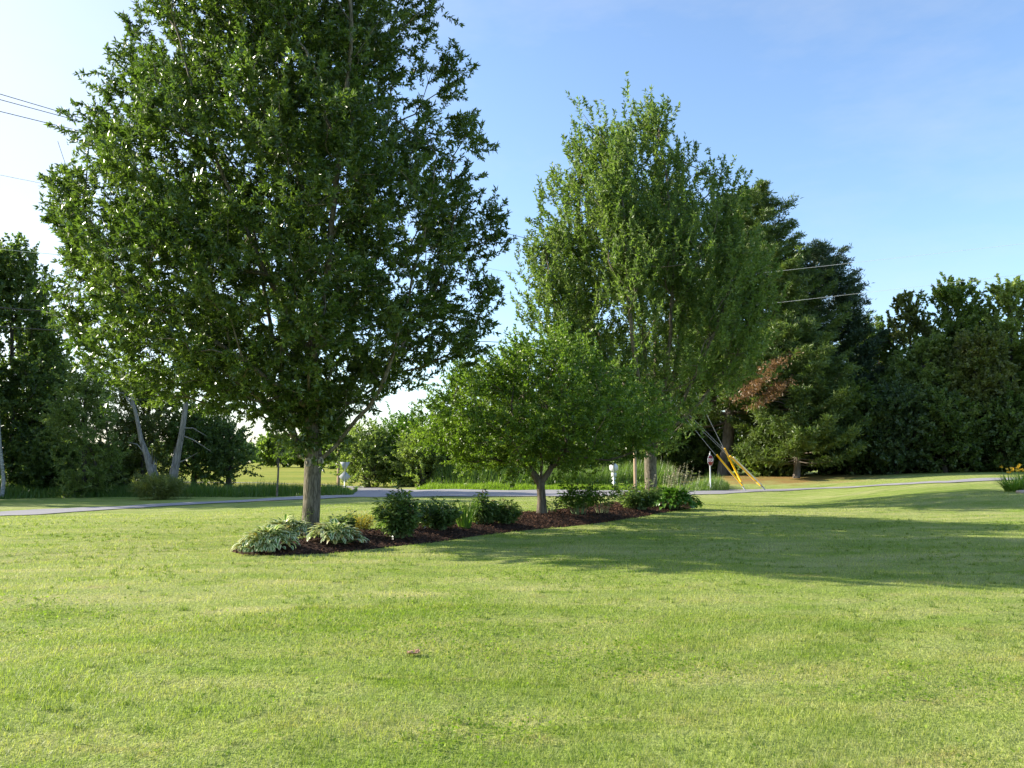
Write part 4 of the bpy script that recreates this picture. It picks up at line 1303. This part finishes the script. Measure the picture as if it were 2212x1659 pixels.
def hosta(label, dx, dy, rad, h, n, mat, name='hosta', spikes=0, sy=0.8, leafL=0.20, leafW=0.085):
    root, g = plant_root(name, label, dx, dy, 'hostas in the mulch bed')
    az = rng.uniform(0, 2 * pi, n)
    rr = rng.uniform(0, 1, n) ** 0.5
    lump = 1 + 0.22 * np.sin(az * 3 + dx) + 0.12 * np.sin(az * 5 + dy)
    ax = np.cos(az) * rr * rad * lump; ay = np.sin(az) * rr * rad * sy * lump
    P = np.stack([ax, ay, np.zeros(n)], 1)
    zg = stand_height(P[:, 0] + g.x, P[:, 1] + g.y) - g.z
    P[:, 2] = zg + 0.05 + h * 0.82 * np.sqrt(np.clip(1 - rr ** 2.2, 0, 1)) * rng.uniform(0.72, 1.08, n)
    th = 0.55 + 0.75 * rr + rng.normal(0, 0.22, n)
    V, Fq, rn, U = strips(P, az + rng.normal(0, 0.45, n), leafL * rng.uniform(0.75, 1.2, n), leafW * rng.uniform(0.75, 1.25, n), th, 0.9 + 0.5 * rr + rng.normal(0, 0.2, n), nseg=5, across=5, prof='x', trough=0.14)
    V[:, 2] = np.maximum(V[:, 2], 0.01)
    mb = MB()
    for k in range(0, n, 5):
        mb.tube([(ax[k] * 0.25, ay[k] * 0.25, zg[k] - 0.02), (ax[k] * 0.7, ay[k] * 0.7, zg[k] + (P[k, 2] - zg[k]) * 0.75), tuple(P[k])], [0.008, 0.006, 0.004], 4, False)
    mb.build('stalks', M['stem'], root)
    mesh_obj('leaves', V, Fq, mat, root, rnd=rn, u=U, smooth=True)
    if spikes:
        P = np.stack([rng.normal(0, rad * 0.4, spikes), rng.normal(0, rad * 0.3, spikes), np.full(spikes, 0.1)], 1)
        azs = rng.uniform(-0.6, 0.9, spikes)
        hh = rng.uniform(1.0, 1.5, spikes)
        lean = rng.uniform(0.0, 0.32, spikes)
        V, Fq, rn2, U = strips(P, azs, hh, 0.016, lean, 0.1, nseg=3, across=2, prof='x')
        mesh_obj('flower_stems', V, Fq, M['stem'], root)
        Cs = []
        for i in range(spikes):
            t = rng.uniform(0.55, 1.0, 46)
            d = np.array([cos(azs[i]) * sin(lean[i] + .05), sin(azs[i]) * sin(lean[i] + .05), cos(lean[i] + .05)])
            Cs.append(P[i][None] + d[None] * (t * hh[i])[:, None] + rng.normal(0, 0.012, (46, 3)))
        C = np.concatenate(Cs)
        A = rng.normal(0, 1, C.shape) + np.array([0, 0, 0.4])
        V, Fq, rn2 = leaf_quads(C, A, 0.045, 0.022, 0.2)
        mesh_obj('flower_spikes', V, Fq, M['tan_spike'], root, rnd=rn2)
    return root

hosta('large variegated hosta at the left tip of the mulch bed', 574, 1188, 0.40, 0.33, 320, M['hosta_var'])
hosta('variegated cream edged hosta directly left of the thick grey trunk', 612, 1176, 0.42, 0.46, 330, M['hosta_var'])
hosta('smaller variegated hosta directly right of the thick grey trunk', 724, 1172, 0.40, 0.30, 230, M['hosta_var'])
hosta('big plain green hosta with dry flower spikes at the far right end of the bed', 1452, 1099, 0.72, 0.66, 380, M['hosta_plain'], spikes=30, leafL=0.30, leafW=0.15)

def leafy_bush(name, label, dx, dy, rad, h, nstem, leaf, per=34, leafL=0.12, leafW=0.044, spread=0.45, tips=None, group='peony bushes in the mulch bed', stem_mat=None, low=0.12, upb=0.2, ry=None):
    root, g = plant_root(name, label, dx, dy, group)
    mb = MB()
    Cs, As = [], []
    tC, tA = [], []
    ry = ry or rad
    for k in range(nstem):
        a = rng.uniform(0, 2 * pi); q = rng.uniform() ** 0.55
        b = Vector((cos(a) * q * rad * 0.35, sin(a) * q * ry * 0.35, -0.02))
        hh = h * rng.uniform(0.55, 1.12) * (1 - 0.25 * q * q) * (1 + 0.15 * sin(a * 2 + dx))
        e = Vector((cos(a) * q * rad, sin(a) * q * ry, hh))
        m_ = b.lerp(e, 0.5) + Vector((-cos(a) * 0.02, -sin(a) * 0.02, 0.06 * h))
        mb.tube([b, m_, e], [0.008, 0.007, 0.004], 4)
        t = low + (1 - low) * rng.uniform(0, 1, per) ** 0.8
        pts = np.array([(1 - u) ** 2 * np.array(b) + 2 * u * (1 - u) * np.array(m_) + u * u * np.array(e) for u in t])
        out = rng.normal(0, 1, (per, 3)); out[:, 2] = np.abs(out[:, 2]) * 0.3
        out[:, 0] += cos(a) * 0.8 * q; out[:, 1] += sin(a) * 0.8 * q
        out /= np.linalg.norm(out, axis=1, keepdims=True)
        off = rng.uniform(0.02, 0.13, (per, 1)) * (h / 0.8)
        Cs.append(pts + out * off); As.append(out + np.array([0, 0, upb - 0.25]) + rng.normal(0, 0.3, (per, 3)))
        if tips and rng.uniform() < tips:
            c = np.array(e)[None] + rng.normal(0, 0.022, (9, 3))
            c[:, 2] += 0.04
            tC.append(c); tA.append(rng.normal(0, 1, (9, 3)) + np.array([0, 0, 0.6]))
    mb.build('stems', stem_mat or M['stem'], root)
    C = np.concatenate(Cs); A = np.concatenate(As)
    C[:, 2] = np.maximum(C[:, 2], 0.03)
    V, Fq, rn = leaf_quads(C, A, leafL * rng.uniform(0.7, 1.25, len(C)), leafW * rng.uniform(0.7, 1.25, len(C)), 0.15, 0.25, up=(0, 0, 1))
    mesh_obj('leaves', V, Fq, leaf, root, rnd=rn)
    if tC:
        C = np.concatenate(tC); A = np.concatenate(tA)
        V, Fq, rn = leaf_quads(C, A, 0.05, 0.03, 0.2)
        mesh_obj('seed_heads', V, Fq, M['peony_tip'], root, rnd=rn)['kind'] = 'stuff'
    return root

leafy_bush('peony_bush', 'tall dark peony bush with brown seed heads, first right of the thick trunk', 858, 1160, 0.38, 0.86, 44, M['peony'], 62, 0.12, 0.05, tips=0.5)
leafy_bush('peony_bush', 'dense green peony bush second from the left, left of the sword leaved clump', 948, 1143, 0.47, 0.64, 46, M['peony'], 56, tips=0.1)
leafy_bush('peony_bush', 'peony bush directly right of the sword leaved clump', 1042, 1132, 0.40, 0.62, 38, M['peony'], 52, tips=0.15)
leafy_bush('peony_bush', 'peony bush just left of the small tree, low yellowing leaves', 1090, 1130, 0.36, 0.52, 30, M['peony'], 48, tips=0.15)
leafy_bush('young_shrub', 'thin sparse leafy plant just right of the small tree trunk', 1190, 1107, 0.35, 0.62, 8, M['peony'], 22, tips=0.0, group='sparse plants in the bed')
leafy_bush('peony_bush', 'open peony bush with pinkish tips, first right of the small tree', 1252, 1112, 0.52, 0.80, 26, M['lime'], 44, 0.13, 0.045, tips=0.6, low=0.3)
leafy_bush('peony_bush', 'thin peony bush on bare pale stems in the middle of the right bed', 1302, 1108, 0.45, 0.76, 14, M['lime'], 34, 0.13, 0.045, tips=0.5, low=0.5)
leafy_bush('peony_bush', 'wide dense peony bush in front of the far grey trunk', 1378, 1099, 0.72, 0.72, 50, M['peony'], 60, 0.13, 0.048, tips=0.4)
leafy_bush('golden_shrub', 'low golden yellow flowering plant right of the thick trunk', 775, 1151, 0.42, 0.46, 44, M['gold'], 44, 0.04, 0.022, group='golden plants in the bed')
leafy_bush('golden_shrub', 'small yellow tipped plant close behind the right hosta', 708, 1158, 0.22, 0.36, 16, M['gold'], 30, 0.035, 0.02, group='golden plants in the bed')
leafy_bush('green_perennial', 'greyish green leafy perennial between the right hosta and the golden plant', 742, 1158, 0.26, 0.44, 22, M['blue'], 34, 0.09, 0.045, group='sparse plants in the bed')
leafy_bush('flower_stalks', 'thin pale tall stalks rising behind the left hostas', 640, 1163, 0.5, 0.78, 9, M['lime'], 10, 0.05, 0.02, low=0.4, group='sparse plants in the bed')

def blade_clump(name, label, dx, dy, n, h, w_, mat, rad=0.2, bed=True, group=None, flowers=0, bend=0.9, lean=0.45):
    root, g = plant_root(name, label, dx, dy, group, bed=bed)
    az = rng.uniform(0, 2 * pi, n); q = rng.uniform(0, 1, n) ** 0.5
    P = np.stack([np.cos(az) * q * rad, np.sin(az) * q * rad, np.full(n, -0.02)], 1)
    V, Fq, rn, U = strips(P, az + rng.normal(0, .4, n), h * rng.uniform(.6, 1.1, n), w_, rng.uniform(0.02, lean, n), rng.uniform(0.1, bend, n), nseg=5, across=3, trough=0.2)
    mesh_obj('leaves', V, Fq, mat, root, rnd=rn)
    if flowers:
        mb = MB()
        for k in range(flowers):
            C, A = [], []
            a = rng.uniform(0, 2 * pi); q = rng.uniform() ** .5
            b = Vector((cos(a) * q * rad, sin(a) * q * rad, 0)); hh = h * rng.uniform(0.85, 1.18)
            e = b + Vector((cos(a) * q * 0.3 * h, sin(a) * q * 0.3 * h, hh))
            mb.tube([b, b.lerp(e, .5) + Vector((0, 0, .05)), e], [.007, .006, .005], 4)
            ax = Vector((cos(a) * .6 + rng.normal(0, .3), -0.5 + rng.normal(0, .3), 0.8)).normalized()
            for j in range(6):
                t = ax.orthogonal(); t.rotate(Matrix.Rotation(j * pi / 3, 3, ax))
                C.append(tuple(e)); A.append(tuple(ax * 0.7 + t * 0.75))
            V, Fq, rn = leaf_quads(np.array(C), np.array(A), 0.09, 0.045, 0.15, 0.15)
            mesh_obj('flower', V, Fq, M['orange'], root, rnd=rn)
        mb.build('flower_stems', M['stem'], root)
    return root
blade_clump('iris_clump', 'upright sword leaved clump between two peony bushes', 1004, 1140, 70, 0.72, 0.03, M['daylily'], 0.14, bend=0.4, lean=0.45)
GD = 'orange flowering daylily clumps by the paver edging'
blade_clump('daylily', 'leftmost orange daylily clump at the right edge, arching over the lawn', 2190, 1062, 200, 0.72, 0.035, M['daylily'], 0.28, False, GD, 9, 1.7, 0.6)
blade_clump('daylily', 'orange daylily clump cut by the right edge of the picture', 2222, 1060, 240, 0.85, 0.035, M['daylily'], 0.34, False, GD, 14, 1.4, 0.5)

def edging():
    g = [ground(x, y) for x, y in ((2182, 1064), (2195, 1062), (2212, 1059.5), (2235, 1058), (2260, 1057))]
    g = [p + Vector((0.1, -0.35, 0)) for p in g]
    root = thing('garden_edging', 'curved row of pinkish pavers in front of the daylilies', 'edging', g[0])
    for i in range(len(g) - 1):
        for k in range(4):
            a = g[i].lerp(g[i + 1], k / 4); b = g[i].lerp(g[i + 1], (k + 0.92) / 4)
            mb = MB()
            m_ = (a + b) / 2
            R = Matrix.Rotation(math.atan2(b.y - a.y, b.x - a.x), 4, 'Z')
            mb.box((m_.x - g[0].x, m_.y - g[0].y, gz(m_.x, m_.y) - g[0].z + 0.03), ((b - a).length, 0.2, 0.09), R)
            mb.build('paver', M['paver'], root)
edging()

def fallen_leaf():
    g = ground(893, 1417)
    root = thing('fallen_leaf', 'single curled reddish tan dead leaf lying on the lawn', 'leaf', g + Vector((0, 0, 0.018)), 0.6)
    V, Fq = [], []
    nx, ny = 9, 7
    for i in range(nx):
        for j in range(ny):
            u = i / (nx - 1) * 2 - 1; v = j / (ny - 1) * 2 - 1
            wdt = 0.045 * math.sqrt(max(0.02, 1 - u * u)) * (1 + 0.25 * sin(u * 9))
            V.append((u * 0.055, v * wdt, 0.018 * v * v + 0.012 * u * u + 0.004 * sin(u * 14)))
    for i in range(nx - 1):
        for j in range(ny - 1):
            k = i * ny + j; Fq.append((k, k + ny, k + ny + 1, k + 1))
    o = mesh_obj('blade', V, np.array(Fq), M['dead_leaf'], root, smooth=True)
    md = o.modifiers.new('thick', 'SOLIDIFY'); md.thickness = 0.002
    mb = MB(); mb.tube([(0.05, 0, 0.01), (0.075, 0.005, 0.012), (0.095, 0.02, 0.004)], 0.0015, 5)
    mb.build('stalk', M['dead_leaf'], root)
fallen_leaf()

# ------------------------------------------------------------------ signs
def octagon(r):
    return [(r * cos(pi / 8 + k * pi / 4), r * sin(pi / 8 + k * pi / 4)) for k in range(8)]

def inset(poly, s):
    return [(x * s, z * s) for x, z in poly]

def text_mesh(txt, size, mat, parent, loc, rot):
    c = bpy.data.curves.new('lettering', 'FONT')
    c.body = txt; c.size = size; c.align_x = 'CENTER'; c.align_y = 'CENTER'; c.extrude = 0.001; c.offset = size * 0.02
    o = bpy.data.objects.new('tmp', c)
    COL.objects.link(o)
    bpy.context.view_layer.update()
    me = bpy.data.meshes.new_from_object(o.evaluated_get(bpy.context.evaluated_depsgraph_get()))
    bpy.data.objects.remove(o)
    me.materials.clear(); me.materials.append(mat)
    t = bpy.data.objects.new('lettering', me)
    COL.objects.link(t)
    t.parent = parent; t.location = loc; t.rotation_euler = rot
    return t

def stop_sign():
    dx = 2133 / 1.38867; g = ground(dx, 1472 / 1.38867)
    Y = g.y
    zc = at(dx, 1381 / 1.38867, Y).z - g.z
    R_ = (16 / 3) * Y / F / cos(pi / 8)
    root = thing('stop_sign', 'red octagonal stop sign on a white post at the road junction', 'sign', g, radians(46))
    mb = MB(); mb.tube([(0, 0.03, -0.1), (0, 0.03, zc + R_ * 1.05)], 0.035, 8)
    mb.build('post', M['white'], root)
    mb = MB(); mb.prism(octagon(R_), -0.006, 0.0, None, (0, 0, zc))
    mb.build('panel_border', M['white'], root)
    mb = MB(); mb.prism(octagon(R_ * 0.93), -0.010, -0.0065, None, (0, 0, zc))
    mb.build('panel', M['red'], root)
    text_mesh('STOP', R_ * 0.80, M['white'], root, (0, -0.012, zc), (radians(90), 0, 0))
    mb = MB(); mb.box((0, 0.01, zc + R_ + 0.10), (0.34, 0.02, 0.13), Matrix.Rotation(0.5, 4, 'Z')); mb.box((0, 0.03, zc + R_ + 0.02), (0.05, 0.05, 0.08))
    mb.build('top_plate', M['white'], root)
stop_sign()

def route_sign():
    dx = 1841 / 1.38867; Y = ground(1326, 1056).y
    g = Vector((at(dx, 1000, Y).x, Y, 0)); g.z = gz(g.x, g.y)
    z = lambda sy: at(dx, sy / 1.38867, Y).z - g.z
    k = Y / F / 3
    root = thing('sign_assembly', 'white backs of an octagon sign above a small plate and two small diamonds', 'sign', g, radians(-18))
    mb = MB(); mb.tube([(0, -0.03, -0.1), (0, -0.03, z(1386))], 0.035, 8); mb.build('post', M['steel'], root)
    mb = MB(); mb.prism(octagon(13.0 * k / cos(pi / 8)), 0.0, 0.006, None, (0, 0, z(1403))); o = mb.build('octagon_panel', M['alu'], root)
    mb = MB(); mb.box((0, 0.003, z(1424)), (16 * k, 0.006, 12 * k)); mb.build('plate', M['alu'], root)
    for yy in (1436, 1448):
        mb = MB(); d = 7.0 * k; mb.prism([(d, 0), (0, d), (-d, 0), (0, -d)], 0.0, 0.006, None, (0, 0, z(yy))); mb.build('diamond_panel', M['alu'], root)
route_sign()

def yield_sign():
    dx = 1035 / 1.38867; Y = ground(745, 1058).y
    g = Vector((at(dx, 1000, Y).x, Y, 0)); g.z = gz(g.x, g.y)
    z = lambda sy: at(dx, sy / 1.38867, Y).z - g.z
    k = Y / F / 3
    root = thing('sign_assembly', 'grey back of a downward triangle sign above a diamond panel left of the side road', 'sign', g, radians(8))
    mb = MB(); mb.tube([(0, -0.03, -0.1), (0, -0.03, z(1386))], 0.035, 8); mb.build('post', M['steel'], root)
    h = 13.5 * k
    mb = MB(); mb.prism([(-h * 1.1, z(1386)), (-h * 0.1, z(1412)), (h * 0.1, z(1412)), (h * 1.1, z(1386))], 0.0, 0.006); mb.build('triangle_panel', M['alu_grey'], root)
    d = 17.5 * k
    mb = MB(); zc = z(1430); mb.prism([(d, 0), (0, d), (-d, 0), (0, -d)], 0.007, 0.013, None, (0, 0, zc)); mb.build('diamond_panel', M['alu_grey'], root)
yield_sign()

# ------------------------------------------------------------------ utility poles and wires
def utility_pole():
    dx = 1906 / 1.38867; g = ground(dx, 1476 / 1.38867)
    g = Vector((g.x, g.y, g.z)); Y = g.y
    top = at(dx, 800 / 1.38867, Y).z - g.z
    root = thing('utility_pole', 'tan wooden utility pole beside the tall ash, upper half hidden in leaves', 'utility pole', g)
    mb = MB(); mb.tube([(0, 0, -0.1), (0, 0, top * 0.5), (0, 0, top)], [0.09, 0.08, 0.065], 12); mb.build('shaft', M['polewood'], root, True)
    R = Matrix.Rotation(radians(-40), 4, 'Z')
    mb = MB(); mb.box((0, 0, top - 0.35), (2.2, 0.09, 0.11), R); mb.build('crossarm', M['polewood'], root)
    ins = []
    for s_ in (-1.0, 0.55, 1.0):
        p = R @ Vector((s_, 0, 0)); mb = MB()
        mb.tube([(p.x, p.y, top - 0.3), (p.x, p.y, top - 0.2), (p.x, p.y, top - 0.1)], [0.03, 0.055, 0.03], 8)
        mb.build('insulator', M['ceramic'], root, True)
        ins.append(g + Vector((p.x, p.y, top - 0.1)))
    return g, top, ins
PG, PTOP, INS = utility_pole()

def wire(name, label, a, b, sag, rad, mat, group):
    pts = []
    for k in range(41):
        t = k / 40
        p = a.lerp(b, t); p.z -= sag * 4 * t * (1 - t)
        pts.append(p - a)
    root = None
    mb = MB(); mb.tube(pts, rad, 5)
    o = mb.build(name, mat, None, True)
    o.location = a
    tag(o, label, 'wire', group)
    return o

def wire_through(name, label, a, da, Yb, sag, rad, mat, group, ext=1.8):
    """from a on the pole through the survey point da at distance Yb, then on past the edge of the picture"""
    q = at(da[0], da[1], Yb)
    b = a + (q - a) * ext
    return wire(name, label, a, b, sag, rad, mat, group)
GW = 'power lines crossing on the left'
wire_through('power_line', 'topmost thin power line crossing the upper left sky', INS[0], (0, 185), 23, 0.25, 0.011, M['cable'], GW)
wire_through('power_line', 'second power line just below the topmost in the upper left sky', INS[1], (0, 197), 23, 0.25, 0.011, M['cable'], GW)
wire_through('power_line', 'third power line from the top in the upper left sky', INS[2], (0, 222), 22.5, 0.25, 0.011, M['cable'], GW)
lowp = PG + Vector((0, 0, PTOP - 1.5))
wire_through('power_line', 'faint thin line at mid height in the left sky', lowp, (0, 356), 23, 0.3, 0.007, M['wire'], GW)
wire_through('power_line', 'faint lowest line just above the dark left tree', lowp - Vector((0, 0, 0.5)), (0, 516), 23, 0.3, 0.007, M['wire'], GW)
wire_through('cable', 'thick black cable crossing the dark left tree', lowp - Vector((0, 0, 3.0)), (0, 627), 23, 0.5, 0.016, M['cable'], GW)
wire_through('cable', 'lower thick black cable crossing the dark left tree', lowp - Vector((0, 0, 3.6)), (0, 668), 23, 0.5, 0.016, M['cable'], GW)
GW2 = 'pale wires running to the right'
wire_through('service_wire', 'upper pale wire crossing in front of the conifers', PG + Vector((0.05, 0, at(1373, 860 / 1.38867, PG.y).z - PG.z)), (1822, 568), 40, 0.05, 0.0065, M['wire'], GW2, ext=2.6)
wire_through('service_wire', 'lower pale wire crossing in front of the conifers', PG + Vector((0.05, 0, at(1373, 956 / 1.38867, PG.y).z - PG.z)), (1862, 631), 40, 0.05, 0.0065, M['wire'], GW2, ext=2.6)

def guy(label, anchor_s, mid_s, top_s, mat, start=0.04, off=0):
    A = ground(anchor_s[0] / 1.38867, anchor_s[1] / 1.38867)
    att = Vector((PG.x, PG.y, at(1373, top_s / 1.38867, PG.y).z))
    root = thing('guy_wire', label, 'guy wire', A, 0, 'yellow guarded guy wires at the road junction')
    v = att - A
    mb = MB(); mb.tube([(0, 0, -0.1), v * 0.99], 0.007, 6); mb.build('cable', M['steel'], root, True)
    # guard length from the picture
    best, bt = 1e9, 0.3
    for k in range(5, 90):
        t = k / 100; p = A + v * t
        dy = p.y * cos(PITCH) + (p.z - CAMZ) * sin(PITCH)
        up = -p.y * sin(PITCH) + (p.z - CAMZ) * cos(PITCH)
        py = 384 - F * up / dy
        e = abs(py * 3 - mid_s[1])
        if e < best: best, bt = e, t
    mb = MB(); mb.tube([v * start, v * bt], 0.058, 8); mb.build('guard', mat, root, True)
    mb = MB(); mb.tube([(0, 0, -0.15), v * 0.02, v * (start - 0.003)], [0.02, 0.02, 0.02], 6); mb.build('anchor_rod', M['steel'], root, True)
guy('longest yellow guy guard, leftmost where it meets the grass', (2240, 1473), (2150, 1364), 1065, M['yellow'])
guy('steep yellow guy guard sharing the left anchor', (2236, 1471), (2175, 1345), 795, M['yellow'])
guy('yellow guy guard at the right anchor, lower of that pair', (2297, 1471), (2192, 1370), 1093, M['yellow'])
guy('pale cream guy guard at the right anchor, upper of that pair', (2300, 1471), (2201, 1370), 1078, M['cream_plastic'])

def far_pole():
    dx = 1016 / 1.38867; Y = 62
    x = at(dx, 1000, Y).x; g = Vector((x, Y, gz(x, Y)))
    root = thing('utility_pole', 'thin pale far utility pole just left of the grey sign backs', 'utility pole', g)
    top = at(dx, 1130 / 1.38867, Y).z - g.z
    mb = MB(); mb.tube([(0, 0, -0.1), (0, 0, top)], [0.12, 0.09], 10); mb.build('shaft', M['polewood'], root, True)
    mb = MB(); mb.box((0, 0, top - 0.3), (1.6, 0.09, 0.11)); mb.build('crossarm', M['polewood'], root)
far_pole()
